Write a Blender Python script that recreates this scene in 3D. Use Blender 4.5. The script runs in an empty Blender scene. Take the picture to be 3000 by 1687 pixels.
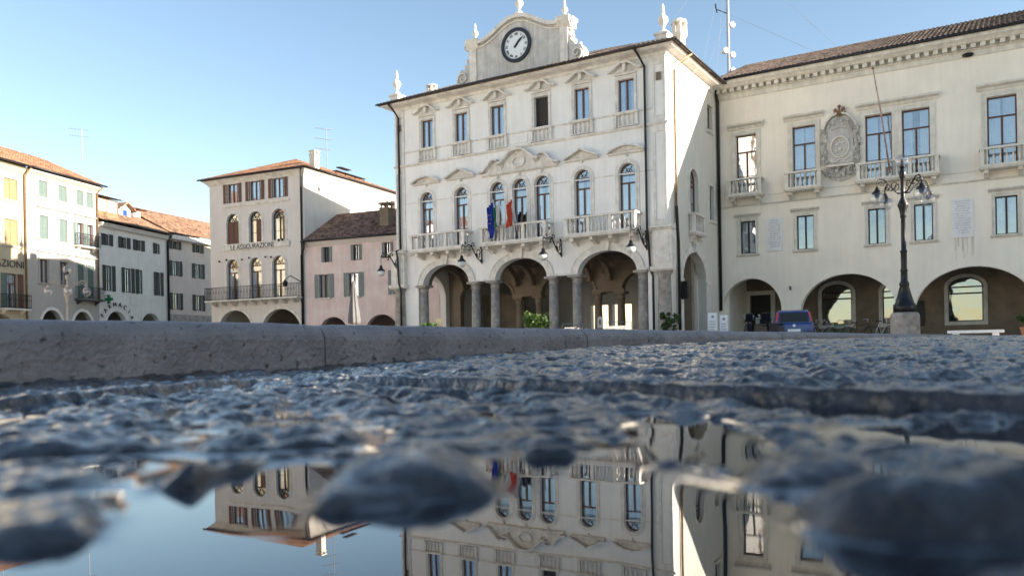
import bpy, math, random
import numpy as np
from mathutils import Vector, Matrix
random.seed(7); rng = np.random.default_rng(7)
C = bpy.context.scene.collection
S = bpy.context.scene
PI = math.pi

# ------------------------------------------------------------------ camera, sky, sun, exposure
cd = bpy.data.cameras.new('camera'); cam = bpy.data.objects.new('camera', cd); C.objects.link(cam)
TH = .0175; c_, s_ = math.cos(TH), math.sin(TH)
cam.matrix_world = Matrix(((c_, s_, 0, 0), (0, 0, -1, 0), (-s_, c_, 0, .05), (0, 0, 0, 1)))
cd.sensor_width = 36; cd.lens = 36*2370/3000; cd.shift_y = 177.5/3000
cd.clip_start = .01; cd.clip_end = 3000
cd.dof.use_dof = True; cd.dof.focus_distance = 6; cd.dof.aperture_fstop = 7.5
S.camera = cam
EL = math.radians(15.3); SX, SY = .954, -.30
w = bpy.data.worlds.new('World'); S.world = w; w.use_nodes = True
nt = w.node_tree; bg = nt.nodes['Background']; sky = nt.nodes.new('ShaderNodeTexSky')
sky.sky_type = 'NISHITA'; sky.sun_disc = False; sky.sun_elevation = EL
sky.sun_rotation = math.atan2(SX, SY); sky.altitude = 0; sky.air_density = 1.0; sky.dust_density = .25; sky.ozone_density = .9
nt.links.new(sky.outputs[0], bg.inputs[0]); bg.inputs[1].default_value = .062
sd = bpy.data.lights.new('sun', 'SUN'); sun = bpy.data.objects.new('sun', sd); C.objects.link(sun)
sd.energy = 4.1; sd.angle = math.radians(.5); sd.color = (1, .90, .78)
hh = math.hypot(SX, SY)
sv = Vector((SX/hh*math.cos(EL), SY/hh*math.cos(EL), math.sin(EL)))
sun.rotation_euler = sv.to_track_quat('Z', 'Y').to_euler(); sun.location = (40, -10, 30)
S.view_settings.view_transform = 'Standard'; S.view_settings.look = 'None'
S.view_settings.exposure = 2.15; S.view_settings.gamma = 1
S.render.engine = 'CYCLES'

# ------------------------------------------------------------------ materials
MATS = {}
def mat(name, col, var=.12, scale=3., rough=.8, bump=0., bscale=None, metal=0., streak=0., spec=.5, col2=None, spots=0., spotcol=(.1, .1, .1), vor=False, zs=1.):
    m = bpy.data.materials.new(name); m.use_nodes = True; n = m.node_tree; N = n.nodes; L = n.links
    p = N['Principled BSDF']; p.inputs['Roughness'].default_value = rough; p.inputs['Metallic'].default_value = metal
    p.inputs['Specular IOR Level'].default_value = spec
    tc = N.new('ShaderNodeTexCoord'); co = tc.outputs['Object']
    if zs != 1:
        mpz = N.new('ShaderNodeMapping'); mpz.inputs['Scale'].default_value = (1, 1, zs); L.new(co, mpz.inputs[0]); co = mpz.outputs[0]
    if vor:
        no = N.new('ShaderNodeTexVoronoi'); no.inputs['Scale'].default_value = scale; L.new(co, no.inputs['Vector'])
        sp = N.new('ShaderNodeSeparateColor'); L.new(no.outputs['Color'], sp.inputs[0]); fac = sp.outputs[0]
    else:
        no = N.new('ShaderNodeTexNoise'); no.inputs['Scale'].default_value = scale; no.inputs['Detail'].default_value = 8; no.inputs['Roughness'].default_value = .6
        L.new(co, no.inputs['Vector']); fac = no.outputs[0]
    rp = N.new('ShaderNodeValToRGB'); L.new(fac, rp.inputs[0])
    a = [max(0, v*(1-var)) for v in col]; b = list(col2) if col2 else [min(1, v*(1+var)) for v in col]
    rp.color_ramp.elements[0].position = .3 if not vor else 0; rp.color_ramp.elements[1].position = .7 if not vor else 1
    rp.color_ramp.elements[0].color = (*a, 1); rp.color_ramp.elements[1].color = (*b, 1)
    out = rp.outputs[0]
    if streak:
        mp = N.new('ShaderNodeMapping'); mp.inputs['Scale'].default_value = (2.2, 2.2, .16); L.new(tc.outputs['Object'], mp.inputs[0])
        n2 = N.new('ShaderNodeTexNoise'); n2.inputs['Scale'].default_value = 2.2; n2.inputs['Detail'].default_value = 6; L.new(mp.outputs[0], n2.inputs['Vector'])
        r2 = N.new('ShaderNodeValToRGB'); r2.color_ramp.elements[0].position = .35; r2.color_ramp.elements[1].position = .62
        r2.color_ramp.elements[0].color = (1-streak, 1-streak, 1-streak*.9, 1); r2.color_ramp.elements[1].color = (1, 1, 1, 1); L.new(n2.outputs[0], r2.inputs[0])
        mx = N.new('ShaderNodeMix'); mx.data_type = 'RGBA'; mx.blend_type = 'MULTIPLY'; mx.inputs[0].default_value = 1
        L.new(out, mx.inputs[6]); L.new(r2.outputs[0], mx.inputs[7]); out = mx.outputs[2]
    if spots:
        n3 = N.new('ShaderNodeTexNoise'); n3.inputs['Scale'].default_value = scale*6; n3.inputs['Detail'].default_value = 5; L.new(co, n3.inputs['Vector'])
        r3 = N.new('ShaderNodeValToRGB'); r3.color_ramp.elements[0].position = .28+spots*.2; r3.color_ramp.elements[1].position = .38+spots*.2
        r3.color_ramp.elements[0].color = (1, 1, 1, 1); r3.color_ramp.elements[1].color = (0, 0, 0, 1); L.new(n3.outputs[0], r3.inputs[0])
        mx = N.new('ShaderNodeMix'); mx.data_type = 'RGBA'; mx.inputs[7].default_value = (*spotcol, 1); L.new(r3.outputs[0], mx.inputs[0]); L.new(out, mx.inputs[6]); out = mx.outputs[2]
    L.new(out, p.inputs['Base Color'])
    if bump:
        nb = N.new('ShaderNodeTexNoise'); nb.inputs['Scale'].default_value = bscale or scale*4; nb.inputs['Detail'].default_value = 8; L.new(co, nb.inputs['Vector'])
        bp = N.new('ShaderNodeBump'); bp.inputs['Strength'].default_value = bump; bp.inputs['Distance'].default_value = .02
        L.new(nb.outputs[0], bp.inputs['Height']); L.new(bp.outputs[0], p.inputs['Normal'])
    MATS[name] = m; return m
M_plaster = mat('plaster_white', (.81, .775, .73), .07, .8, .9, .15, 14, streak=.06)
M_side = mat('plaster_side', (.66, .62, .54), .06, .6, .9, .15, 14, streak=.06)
M_trim = mat('stone_trim', (.72, .67, .60), .20, 2.5, .85, .25, 18, streak=.12)
M_grey = mat('stone_column', (.29, .26, .23), .4, 3.5, .75, .3, 20)
M_cream = mat('plaster_cream', (.87, .79, .67), .07, .5, .9, .15, 14, streak=.045)
M_ctrim = mat('stone_cream_trim', (.72, .67, .58), .14, 2.5, .85, .25, 18, streak=.15)
M_peddark = mat('plaster_weathered', (.56, .53, .49), .22, 1.5, .9, .2, 14, streak=.25)
M_yel = mat('plaster_yellow', (.42, .36, .25), .05, .7, .9, .1, 14, streak=.05)
M_pale = mat('plaster_pale', (.40, .37, .33), .07, .9, .9, .1, 14, streak=.08)
M_wfar = mat('plaster_far_white', (.70, .66, .60), .08, .9, .9, .1, 14, streak=.08)
M_gfar = mat('plaster_far_grey', (.58, .50, .43), .08, .9, .9, .1, 14, streak=.08)
M_rose = mat('plaster_rose_cream', (.68, .62, .57), .06, .7, .9, .1, 14, streak=.07)
M_pink = mat('plaster_pink', (.72, .52, .48), .08, .9, .9, .1, 14, streak=.08, col2=(.78, .66, .60))
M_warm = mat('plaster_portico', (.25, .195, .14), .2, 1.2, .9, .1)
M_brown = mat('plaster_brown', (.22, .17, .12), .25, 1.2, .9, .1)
M_tileO = mat('roof_tiles_orange', (.18, .07, .035), .3, 4.2, .85, .3, 20, vor=True, col2=(.36, .19, .10))
M_tileB = mat('roof_tiles_brown', (.06, .04, .03), .3, 4.2, .9, .3, 20, vor=True, col2=(.26, .18, .13))
M_tileP = mat('roof_tiles_mottled', (.13, .07, .045), .3, 4.2, .9, .3, 20, vor=True, col2=(.34, .20, .12))
M_wood = mat('window_wood', (.10, .035, .015), .3, 6, .5)
M_wooddk = mat('dark_wood', (.02, .014, .01), .3, 6, .6)
M_shbrown = mat('shutter_brown', (.12, .05, .035), .2, 6, .6)
M_shgreen = mat('shutter_dark_green', (.012, .018, .014), .2, 6, .6)
M_shteal = mat('shutter_grey_green', (.17, .20, .19), .15, 6, .6)
M_shpale = mat('shutter_pale_green', (.10, .14, .125), .12, 6, .7)
M_shyel = mat('shutter_yellow', (.24, .175, .085), .15, 4, .7)
M_curt = mat('curtain_white', (.78, .80, .82), .08, 3, .9)
M_iron = mat('wrought_iron', (.012, .012, .014), .3, 8, .4, metal=.3)
M_pipe = mat('dark_pipe', (.018, .017, .018), .3, 4, .45, metal=.4)
M_copper = mat('brown_pipe', (.26, .17, .09), .3, 4, .5, metal=.4)
M_black = mat('black_paint', (.01, .01, .012), .2, 4, .35)
M_white = mat('white_paint', (.72, .74, .76), .04, 4, .5)
M_marble = mat('plaque_marble', (.76, .74, .73), .06, 4, .6)
M_ink = mat('ink_lettering', (.05, .045, .05), .1, 4, .7)
M_inkgrey = mat('faded_lettering', (.27, .25, .25), .3, 9, .8)
M_bluecar = mat('blue_car_paint', (.004, .045, .21), .05, 2, .25, spec=.8)
M_red = mat('red_lens', (.45, .01, .01), .1, 4, .25)
M_steel = mat('galvanised_steel', (.35, .36, .37), .1, 8, .4, metal=.7)
M_leaf = mat('leaf_green', (.035, .10, .018), .4, 9, .55, col2=(.16, .24, .04))
M_leafdk = mat('leaf_dark', (.02, .05, .015), .4, 9, .55, col2=(.07, .12, .03))
M_terra = mat('terracotta', (.35, .15, .08), .2, 6, .8)
M_canvas = mat('grey_canvas', (.13, .125, .12), .15, 3, .9)
M_flagblue = mat('flag_blue', (.008, .03, .28), .1, 4, .8)
M_flagred = mat('flag_red', (.50, .06, .03), .1, 4, .8)
M_flaggreen = mat('flag_green', (.02, .16, .06), .1, 4, .8)
M_flagwhite = mat('flag_white', (.6, .58, .55), .05, 4, .8)
M_yelstar = mat('flag_yellow', (.7, .5, .04), .05, 4, .8)
M_bronze = mat('bronze_crown', (.22, .11, .05), .4, 7, .6)
M_rubber = mat('rubber', (.015, .015, .015), .2, 8, .8)
M_polered = mat('rusty_red_pole', (.28, .07, .03), .3, 3, .6, col2=(.55, .42, .36))
M_kerb = mat('kerb_stone', (.215, .185, .175), .28, 9, .5, .4, 70, spots=.05, spotcol=(.03, .026, .024))
M_plaza = mat('plaza_paving', (.38, .35, .31), .2, 2, .7, .2)

def _slabs(m):
    n = m.node_tree; N = n.nodes; L = n.links; p = N['Principled BSDF']; src = p.inputs['Base Color'].links[0].from_socket
    tc = N.new('ShaderNodeTexCoord'); mp = N.new('ShaderNodeMapping'); mp.inputs['Rotation'].default_value = (0, 0, math.radians(-31.7)); L.new(tc.outputs['Object'], mp.inputs[0])
    b = N.new('ShaderNodeTexBrick'); b.inputs['Scale'].default_value = 1; b.inputs['Brick Width'].default_value = .8; b.inputs['Row Height'].default_value = .4; b.inputs['Mortar Size'].default_value = .008
    b.inputs['Color1'].default_value = (.85, .85, .85, 1); b.inputs['Color2'].default_value = (1.1, 1.08, 1.05, 1); b.inputs['Mortar'].default_value = (.35, .34, .33, 1); L.new(mp.outputs[0], b.inputs['Vector'])
    x = N.new('ShaderNodeMix'); x.data_type = 'RGBA'; x.blend_type = 'MULTIPLY'; x.inputs[0].default_value = 1; L.new(src, x.inputs[6]); L.new(b.outputs[0], x.inputs[7]); L.new(x.outputs[2], p.inputs['Base Color'])
_slabs(M_plaza)

def glass(name, refl, tint=(.9, .95, 1)):
    m = bpy.data.materials.new(name); m.use_nodes = True; n = m.node_tree; N = n.nodes; L = n.links
    N.remove(N['Principled BSDF']); o = N['Material Output']
    t = N.new('ShaderNodeBsdfTransparent'); t.inputs[0].default_value = (*tint, 1)
    g = N.new('ShaderNodeBsdfGlossy'); g.inputs['Roughness'].default_value = .015
    lw = N.new('ShaderNodeLayerWeight'); lw.inputs[0].default_value = .5; pw = N.new('ShaderNodeMath'); pw.operation = 'POWER'; pw.inputs[1].default_value = 4; L.new(lw.outputs['Facing'], pw.inputs[0])
    f = N.new('ShaderNodeMapRange'); f.inputs[3].default_value = refl; f.inputs[4].default_value = .9; L.new(pw.outputs[0], f.inputs[0])
    nz = N.new('ShaderNodeTexNoise'); nz.inputs['Scale'].default_value = .9; bp = N.new('ShaderNodeBump'); bp.inputs['Strength'].default_value = .16; bp.inputs['Distance'].default_value = .1
    tc = N.new('ShaderNodeTexCoord'); L.new(tc.outputs['Object'], nz.inputs['Vector']); L.new(nz.outputs[0], bp.inputs['Height']); L.new(bp.outputs[0], g.inputs['Normal'])
    x = N.new('ShaderNodeMixShader'); L.new(f.outputs[0], x.inputs[0]); L.new(t.outputs[0], x.inputs[1]); L.new(g.outputs[0], x.inputs[2]); L.new(x.outputs[0], o.inputs[0])
    return m
M_glass = glass('window_glass', .32)
M_globe = glass('lamp_globe_glass', .17, (.95, .95, .96))

# ------------------------------------------------------------------ mesh helpers
class MB:
    def __init__(s): s.v = []; s.f = []; s.sm = False
    def add(s, vs, fs):
        b = len(s.v); s.v.extend(vs); s.f.extend([tuple(b+i for i in f) for f in fs]); return s
    def build(s, name, m, parent=None, smooth=False, loc=None):
        me = bpy.data.meshes.new(name); me.from_pydata([tuple(p) for p in s.v], [], s.f); me.materials.append(m)
        if smooth or s.sm: me.polygons.foreach_set('use_smooth', [True]*len(me.polygons))
        me.update(); o = bpy.data.objects.new(name, me); C.objects.link(o)
        if parent: o.parent = parent
        if loc: o.location = loc
        return o
def tag(o, label=None, cat=None, group=None, kind=None):
    if label: o['label'] = label
    if cat: o['category'] = cat
    if group: o['group'] = group
    if kind: o['kind'] = kind
    return o
def empty(name, loc=(0, 0, 0), rz=0, label=None, cat=None, group=None, parent=None):
    o = bpy.data.objects.new(name, None); C.objects.link(o); o.location = loc; o.rotation_euler = (0, 0, rz); o.empty_display_size = .3
    if parent: o.parent = parent
    return tag(o, label, cat, group)
def copy_tree(o, parent=None):
    c = o.copy(); C.objects.link(c); c.parent = parent
    for ch in list(o.children): copy_tree(ch, c)
    return c
# a "face" maps (u along the wall, z up, d outwards) to building-local xyz
def front(u, z, d): return (u, -d, z)
def sideR(Lx): return lambda u, z, d: (Lx+d, u, z)
def sideL(D): return lambda u, z, d: (-d, D-u, z)
def back(Lx, D): return lambda u, z, d: (Lx-u, D+d, z)

def box(mb, u0, u1, z0, z1, d0, d1, T=front):
    vs = [T(u, z, d) for d in (d0, d1) for z in (z0, z1) for u in (u0, u1)]
    mb.add(vs, [(0, 1, 3, 2), (4, 6, 7, 5), (0, 4, 5, 1), (2, 3, 7, 6), (0, 2, 6, 4), (1, 5, 7, 3)]); return mb
def arch(u0, u1, z0, spring, rise, n=16):
    c = (u0+u1)/2; h = (u1-u0)/2
    us = [c-h*math.cos(PI*i/n) for i in range(n+1)]
    return dict(u0=u0, u1=u1, us=us, zb=lambda u: z0, zt=lambda u: spring+rise*math.sqrt(max(0, 1-((u-c)/h)**2)))
def rect(u0, u1, z0, z1): return dict(u0=u0, u1=u1, us=[u0, u1], zb=lambda u: z0, zt=lambda u: z1)
def slab(mb, outer, holes, d0, d1, T=front):
    us = sorted(set(round(x, 5) for x in outer['us']+[x for h in holes for x in h['us']] if outer['u0']-1e-6 <= x <= outer['u1']+1e-6))
    def segs(um, u):
        hs = sorted([(h['zb'](u), h['zt'](u)) for h in holes if h['u0'] < um < h['u1']])
        z = outer['zb'](u); r = []
        for a, b in hs: r.append((z, max(z, a))); z = max(z, b)
        r.append((z, max(z, outer['zt'](u)))); return r
    prev = None; q = lambda p: mb.add(p, [(0, 1, 2, 3)])
    cov = []
    for ua, ub in zip(us[:-1], us[1:]):
        um = (ua+ub)/2; A = segs(um, ua); B = segs(um, ub)
        for (a0, a1), (b0, b1) in zip(A, B):
            if a1-a0 < 1e-5 and b1-b0 < 1e-5: continue
            q([T(ua, a0, d1), T(ub, b0, d1), T(ub, b1, d1), T(ua, a1, d1)])
            q([T(ua, a0, d0), T(ua, a1, d0), T(ub, b1, d0), T(ub, b0, d0)])
            q([T(ua, a0, d0), T(ub, b0, d0), T(ub, b0, d1), T(ua, a0, d1)])
            q([T(ua, a1, d1), T(ub, b1, d1), T(ub, b1, d0), T(ua, a1, d0)])
        cov.append((ua, ub, A, B))
    for i in range(len(cov)+1):
        l = cov[i-1][3] if i else []; r = cov[i][2] if i < len(cov) else []
        u = us[i] if i < len(us) else us[-1]
        zs = sorted(set(round(z, 5) for s2 in l+r for z in s2))
        for za, zb in zip(zs[:-1], zs[1:]):
            zm = (za+zb)/2
            inl = any(a < zm < b for a, b in l); inr = any(a < zm < b for a, b in r)
            if inl != inr and zb-za > 1e-4: q([T(u, za, d0), T(u, zb, d0), T(u, zb, d1), T(u, za, d1)])
    return mb
def ribbon(mb, pts, th, d0, d1, T=front):
    P = [Vector(p) for p in pts]; n = len(P); off = []
    for i in range(n):
        t = (P[min(i+1, n-1)]-P[max(i-1, 0)]).normalized(); off.append(Vector((-t.y, t.x))*th)
    vs = []
    for p, o in zip(P, off):
        a = p; b = p+o
        vs += [T(a.x, a.y, d0), T(b.x, b.y, d0), T(b.x, b.y, d1), T(a.x, a.y, d1)]
    fs = []
    for i in range(n-1):
        k = 4*i
        for j in range(4): fs.append((k+j, k+(j+1) % 4, k+4+(j+1) % 4, k+4+j))
    fs += [(0, 1, 2, 3), (4*n-1, 4*n-2, 4*n-3, 4*n-4)]
    mb.add(vs, fs); return mb
def prism(mb, pts, d0, d1, T=front):
    n = len(pts); vs = [T(u, z, d0) for u, z in pts]+[T(u, z, d1) for u, z in pts]
    mb.add(vs, [tuple(range(n))[::-1], tuple(range(n, 2*n))]+[(i, (i+1) % n, n+(i+1) % n, n+i) for i in range(n)]); return mb
def mould(mb, prof, u0, u1, T=front, mitre0=0, mitre1=0):
    # prof: list of (d,z) outline ; the ends shift by d*mitre
    n = len(prof); vs = [T(u0-mitre0*max(0, d), z, d) for d, z in prof]+[T(u1+mitre1*max(0, d), z, d) for d, z in prof]
    mb.add(vs, [tuple(range(n)), tuple(range(n, 2*n))[::-1]]+[(i, (i+1) % n, n+(i+1) % n, n+i) for i in range(n)]); return mb
def revolve(mb, prof, seg=16, c=(0, 0, 0)):
    n = len(prof); vs = []
    for r, z in prof:
        for k in range(seg): a = 2*PI*k/seg; vs.append((c[0]+r*math.cos(a), c[1]+r*math.sin(a), c[2]+z))
    fs = [(i*seg+k, i*seg+(k+1) % seg, (i+1)*seg+(k+1) % seg, (i+1)*seg+k) for i in range(n-1) for k in range(seg)]
    fs += [tuple(range(seg))[::-1], tuple(range((n-1)*seg, n*seg))]
    mb.add(vs, fs); return mb
def tube(mb, pts, r, seg=6, closed=False):
    P = [Vector(p) for p in pts]; n = len(P); b = len(mb.v)
    rr = r if isinstance(r, (list, tuple)) else [r]*n; up = Vector((0, 0, 1)); vs = []
    for i in range(n):
        if closed: t = P[(i+1) % n]-P[i-1]
        else: t = P[min(i+1, n-1)]-P[max(i-1, 0)]
        t = t.normalized(); a = t.cross(up)
        if a.length < .1: a = t.cross(Vector((1, 0, 0)))
        a.normalize(); c = t.cross(a)
        for k in range(seg):
            g = 2*PI*k/seg; vs.append(P[i]+(a*math.cos(g)+c*math.sin(g))*rr[i])
    m = n if closed else n-1
    fs = [(i*seg+k, i*seg+(k+1) % seg, ((i+1) % n)*seg+(k+1) % seg, ((i+1) % n)*seg+k) for i in range(m) for k in range(seg)]
    if not closed: fs += [tuple(range(seg))[::-1], tuple(range((n-1)*seg, n*seg))]
    mb.add(vs, fs); return mb
def sphere(mb, c, r, seg=14, rings=9, sx=1, sy=1, sz=1):
    prof = [(max(.001, math.sin(PI*i/rings))*r, -math.cos(PI*i/rings)*r) for i in range(rings+1)]
    t = MB(); revolve(t, prof, seg); mb.add([(c[0]+x*sx, c[1]+y*sy, c[2]+z*sz) for x, y, z in t.v], t.f); return mb
def spiral(c, r0, r1, a0, a1, n=14):
    return [(c[0]+(r0+(r1-r0)*i/n)*math.cos(a0+(a1-a0)*i/n), c[1]+(r0+(r1-r0)*i/n)*math.sin(a0+(a1-a0)*i/n)) for i in range(n+1)]
def roof_tiles(mb, u0, u1, de, ze, run, slope, T=front, hipL=0, hipR=0, pitch=.24, course=.42, amp=.045):
    nu = max(4, int((u1-u0)/pitch))*4; nv = max(1, int(run/course)); vs = []; fs = []
    vv = []
    for j in range(nv): vv += [(j*run/nv, 0), ((j+1)*run/nv-.002, 1)]
    for i in range(nu+1):
        u = u0+(u1-u0)*i/nu; vm = run
        if hipL: vm = min(vm, (u-u0)*hipL)
        if hipR: vm = min(vm, (u1-u)*hipR)
        ph = (i % 4)/4.
        h = amp*abs(math.sin(PI*ph))*1.6
        jit = random.uniform(-.012, .012)
        for v, e in vv:
            v2 = min(v+jit*(v > 0), vm); vs.append(T(u, ze+v2*slope+h+(.028 if not e else 0)*(v < vm), de-v2))
    m = len(vv)
    for i in range(nu):
        for j in range(m-1): fs.append((i*m+j, (i+1)*m+j, (i+1)*m+j+1, i*m+j+1))
    mb.add(vs, fs); return mb
def text(name, s, size, loc, m, parent, roty=0, rz=0, ext=.01, align='CENTER'):
    cu = bpy.data.curves.new('txt', 'FONT'); cu.body = s; cu.size = size; cu.extrude = ext; cu.align_x = align; cu.align_y = 'CENTER'; cu.resolution_u = 3
    o = bpy.data.objects.new('txt', cu); C.objects.link(o); bpy.context.view_layer.update()
    me = bpy.data.meshes.new_from_object(o.evaluated_get(bpy.context.evaluated_depsgraph_get())); bpy.data.objects.remove(o)
    me.materials.clear(); me.materials.append(m)
    q = bpy.data.objects.new(name, me); C.objects.link(q); q.parent = parent; q.location = loc
    q.rotation_mode = 'XYZ'
    q.matrix_local = Matrix.Translation(loc) @ Matrix.Rotation(rz, 4, 'Z') @ Matrix.Rotation(roty, 4, 'Y') @ Matrix.Rotation(PI/2, 4, 'X')
    return q

# ------------------------------------------------------------------ windows and other wall parts
def window(parent, T, u0, u1, z0, z1, rise=0, fr=M_wood, d=-.16, trans=None, curtain=True, mull=True, fan=False, ft=.055, pane=True, name='window', label=None, cm=None):
    mb = MB()
    sp = z1-rise
    def shp(a): return arch(u0+a, u1-a, z0+a, sp, rise-a, 14) if rise else rect(u0+a, u1-a, z0+a, z1-a)
    slab(mb, shp(0), [shp(ft)], d-.05, d, T)
    c = (u0+u1)/2; top = trans if trans else (sp if rise else z1-ft)
    if mull: box(mb, c-.045, c+.045, z0+ft, top, d-.048, d+.012, T)
    if trans: box(mb, u0+ft, u1-ft, trans-.035, trans+.045, d-.046, d+.008, T)
    if rise:
        box(mb, u0+ft, u1-ft, sp-.035, sp+.04, d-.046, d+.006, T)
        if fan:
            for a in (60, 120):
                a = math.radians(a); r = rise-ft*1.2
                ribbon(mb, [(c, sp+.04), (c+math.cos(a)*r*.96, sp+math.sin(a)*r*.96)], .03, d-.04, d+.002, T)
            ribbon(mb, [(c+.4*rise*math.cos(t*PI/8), sp+.04+.4*rise*math.sin(t*PI/8)) for t in range(9)], .022, d-.04, d+.003, T)
    if mull and z1-z0 > 1.9: box(mb, u0+ft, u1-ft, z0+(top-z0)*.42, z0+(top-z0)*.42+.025, d-.04, d-.004, T)
    w = mb.build(name, fr, parent); 
    if label: w['label'] = label
    if pane:
        g = MB(); s = shp(ft*.8); n = s['us']
        slab(g, s, [], d-.034, d-.028, T); g.build('pane', M_glass, w)
    if curtain:
        cb = MB(); vs = []; fs = []; ua, ub = u0+.08, u1-.08; k = 40
        zt = (sp if rise else z1)-.08
        gap = random.choice((.02, .03, .05, .09, .16))
        for i in range(k+1):
            u = ua+(ub-ua)*i/k; dd = d-.10+.03*math.sin(i*1.9+random.random()*.7)
            vs += [T(u, z0+.05, dd), T(u, zt, dd)]
        for i in range(k):
            um = ua+(ub-ua)*(i+.5)/k
            if abs(um-c) < gap: continue
            fs.append((2*i, 2*i+2, 2*i+3, 2*i+1))
        cb.add(vs, fs); cb.build('curtain', cm or M_curt, w, True)
    return w
def shutter(parent, T, u0, u1, z0, z1, m, d0=.03, d1=.07, top=None, slats=True):
    mb = MB(); s = top or rect(u0, u1, z0, z1)
    box(mb, u0, u1, z0, z1, d0, d1-.015, T)
    box(mb, u0, u0+.05, z0, z1, d1-.015, d1, T); box(mb, u1-.05, u1, z0, z1, d1-.015, d1, T)
    for z in (z0, (z0+z1)/2-.025, z1-.05): box(mb, u0+.05, u1-.05, z, z+.05, d1-.015, d1-.001, T)
    if slats:
        n = int((z1-z0)/.08)
        for i in range(n):
            z = z0+.05+i*(z1-z0-.1)/n; box(mb, u0+.05, u1-.05, z+.015, z+.045, d1-.015, d1-.005, T)
    return mb.build('shutter', m, parent)
def surround(parent, T, u0, u1, z0, z1, m, wd=.16, rise=0, d=.04, sill=True, name='window_surround', hood=None):
    mb = MB(); sp = z1-rise
    if rise: slab(mb, arch(u0-wd, u1+wd, z0, sp, rise+wd, 18), [arch(u0, u1, z0, sp, rise, 18)], -.002, d, T); slab(mb, arch(u0-wd*.35, u1+wd*.35, z0, sp, rise+wd*.35, 18), [arch(u0-.0, u1+.0, z0, sp, rise, 18)], d, d+.025, T)
    else:
        slab(mb, rect(u0-wd, u1+wd, z0, z1+wd), [rect(u0, u1, z0, z1)], -.002, d, T); slab(mb, rect(u0-wd, u1+wd, z0, z1+wd), [rect(u0-wd*.6, u1+wd*.6, z0, z1+wd*.6)], d, d+.025, T)
    if sill: mould(mb, [(0, z0-.13), (.08, z0-.13), (.14, z0-.05), (.14, z0-.003), (0, z0-.003)], u0-wd-.06, u1+wd+.06, T)
    if hood: mould(mb, [(0, hood), (.05, hood), (.07, hood+.06), (.2, hood+.12), (.22, hood+.19), (0, hood+.23)], u0-wd-.14, u1+wd+.14, T)
    return mb.build(name, m, parent)
BAL = [(.05, 0), (.05, .05), (.03, .07), (.035, .1), (.062, .2), (.058, .27), (.032, .38), (.028, .42), (.036, .47), (.028, .5), (.05, .56), (.05, .62)]
def baluster_mesh(h, r=1.):
    mb = MB(); revolve(mb, [(a*r, b*h/.62) for a, b in BAL], 8); me = bpy.data.meshes.new('baluster'); mb.v = [(x*.88, y*.88, z) for x, y, z in mb.v]
    me.from_pydata(mb.v, [], mb.f); me.materials.append(M_trim); me.polygons.foreach_set('use_smooth', [True]*len(me.polygons)); return me
BMESH = {}
def baluster(parent, loc, h=.62, m=None):
    k = (h, m)
    if k not in BMESH: BMESH[k] = baluster_mesh(h)
    if m and k not in ('x',): BMESH[k].materials[0] = m
    o = bpy.data.objects.new('baluster', BMESH[k]); C.objects.link(o); o.parent = parent; o.location = loc; return o
def balcony(parent, T, u0, u1, z0, zr, dp, groups, m, brk, ret=2, brkz=.35):
    mb = MB()
    box(mb, u0-.06, u1+.06, z0-.07, z0, 0, dp+.08, T); box(mb, u0, u1, z0-.14, z0-.07, 0, dp+.02, T)
    o = mb.build('balcony', m, parent)
    r = MB(); pr = .1
    box(r, u0-.04, u1+.04, zr-.1, zr, dp-.2, dp+.04, T); box(r, u0-.04, u0+.2, zr-.1, zr, 0, dp-.2, T); box(r, u1-.2, u1+.04, zr-.1, zr, 0, dp-.2, T)
    box(r, u0, u1, z0, z0+.08, dp-.18, dp, T)
    box(r, u0, u0+.16, z0, z0+.08, 0, dp-.18, T); box(r, u1-.16, u1, z0, z0+.08, 0, dp-.18, T)
    r.build('handrail', m, o)
    pw = .18; n = len(groups); span = (u1-u0-pw)/n
    for i in range(n+1):
        p = MB(); u = u0+i*span; box(p, u, u+pw, z0+.08, zr-.1, dp-.17, dp-.01, T); p.build('balcony_post', m, o)
    h = round(zr-.1-z0-.08, 3)
    for i, g in enumerate(groups):
        a = u0+i*span+pw; b = u0+(i+1)*span
        for k in range(g): baluster(o, T(a+(b-a)*(k+.5)/g, z0+.08, dp-.09), h, m)
    for k in range(ret):
        for u in (u0+.08, u1-.08): baluster(o, T(u, z0+.08, (dp-.2)*(k+.5)/ret), h, m)
    for u in brk:
        q = MB(); mould(q, [(0, z0-.14), (dp*.8, z0-.14), (dp*.8, z0-.14-brkz*.45), (dp*.45, z0-.14-brkz*.6), (dp*.2, z0-.14-brkz), (0, z0-.14-brkz)], u-.1, u+.1, T); q.build('bracket', m, o)
    return o
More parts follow.
